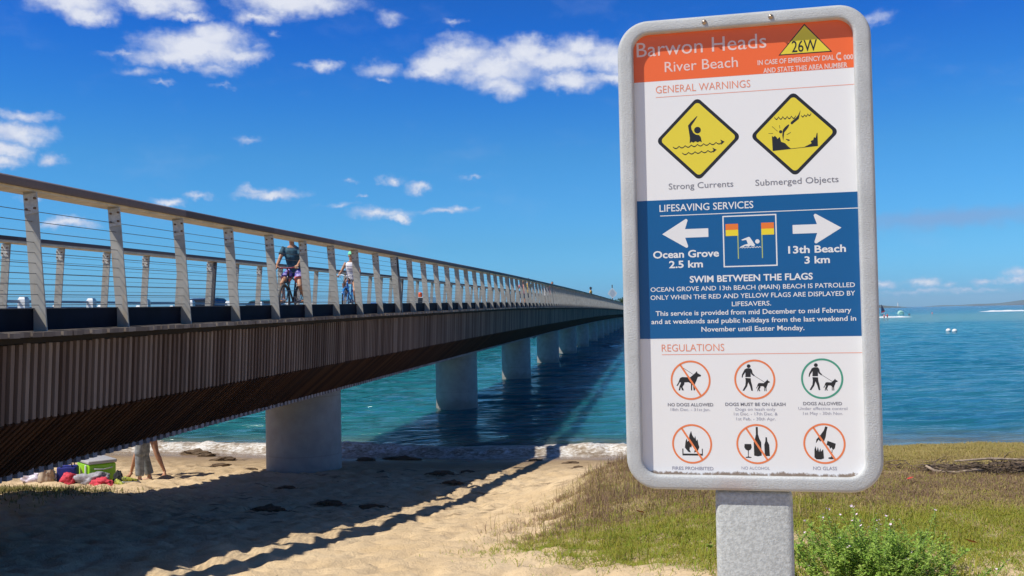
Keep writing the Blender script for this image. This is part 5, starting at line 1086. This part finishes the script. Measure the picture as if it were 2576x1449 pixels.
for xD, Zc, top, dz_, lab in ((2285, 400, m_navy, -.85, 'person in dark clothes wading on the far sandbar'), (2343, 440, m_pink, -.8, 'person in pink wading right of the dark clothed one'), (2222, 300, m_pink, -.35, 'person in pink at the water edge beside the sign frame'), (2230, 306, m_red, -.3, 'person in red at the water edge near the sign frame'), (2540, 520, m_pink, -.9, 'person wading at the right end of the white surf line')):
    x, y = cw(xD, Zc); walker(x, y, dz_, R(-30), lab, top, m_blk, group='people wading far out')
# windsurfer rig
x, y = cw(2219, 520); ws = empty('windsurfer', (x, y, 0), YAW, 'dark windsurfing sail with a red foot beside the sign frame', 'windsurfer')
sail = [(0, .5), (.15, 4.9), (.9, 3.6), (1.7, 2.0), (2.0, 1.2), (1.2, .75)]
mb = MB(); mb.prism(sail, lambda u, v, w_: (u-.8, w_, v), -.02, .02); mb.build('sail', m_navy, ws); mb = MB(); mb.prism([(0, .5), (1.2, .75), (2, 1.2), (1.9, 1.5), (.05, 1.2)], lambda u, v, w_: (u-.8, w_, v), -.03, .03); mb.build('sail_foot', m_red, ws)
mb = MB(); mb.tube([(-.82, 0, .05), (-.8, 0, 2.5), (-.66, 0, 4.95)], .04, 8); mb.build('mast', m_blk, ws); mb = MB(); mb.loft([(V3(-1.4, 0, .08), .05, .03), (V3(-.5, 0, .04), .3, .06), (V3(.8, 0, .05), .28, .06), (V3(1.2, 0, .06), .12, .04)], 12, side=(0, 1, 0)); mb.build('board', m_white, ws)
x, y = cw(2264, 470); kt = empty('kite', (x, y, 0), YAW, 'pale green dome shaped kite resting on the shallows', 'kite'); mb = MB()
mb.ball((0, 0, 0), (1.55, .62, 1.7), 24, 14)
mb.build('canopy', pmat('pale_green_sail', (.40, .72, .58), .6), kt, smooth=True)
mb = MB()
for q in (-1, 1): mb.tube([((1.4)*math.cos(math.pi*i/12), q*.7, 1.4*math.sin(math.pi*i/12)*1.1) for i in range(13)], .06, 6)
mb.build('strut', m_white, kt, smooth=True)
# far surf lines
m_surf = pmat('surf_white', (.8, .82, .83), .6)
def surf(a0, a1, Zc, h, name):
    mb = MB(); us = np.linspace(a0, a1, 60); V = []
    for i, u in enumerate(us):
        f = min(1, 4*min(i, 59-i)/59)*(.6+.6*abs(pn([u/7.], [Zc], 77)[0])); x, y = cw(u, Zc); 
        for dz_, o in ((-.1, -1.2), (h*f, -.3), (h*.8*f, .4), (-.1, 2.)): xx, yy = c2w((u-1288)/2500*Zc, Zc+o*3); V.append((xx, yy, dz_))
    F = [(i*4+k, (i+1)*4+k, (i+1)*4+k+1, i*4+k+1) for i in range(59) for k in range(3)]; mb.add(V, F); tag(mb.build(name, m_surf, smooth=True), 'white surf line far out on the bay', 'surf', kind='stuff')
surf(2460, 2600, 520, .8, 'far_surf'); surf(2195, 2290, 330, .45, 'far_surf')
# ------------------------------------------------------------------ sea air
m, t, b = newmat('haze_air'); nt_ = m.node_tree; nt_.nodes.remove(b); pv = nt_.nodes.new('ShaderNodeVolumePrincipled'); pv.inputs['Color'].default_value = (.6, .8, 1, 1); pv.inputs['Density'].default_value = 6.5e-5; pv.inputs['Anisotropy'].default_value = -.3
nt_.links.new(pv.outputs[0], nt_.nodes['Material Output'].inputs['Volume'])
mb = MB(); mb.box((0, 4000, 60), (24000, 20000, 140)); hz = mb.build('haze', m); hz['kind'] = 'stuff'; hz['label'] = 'thin bluish sea haze over the bay'
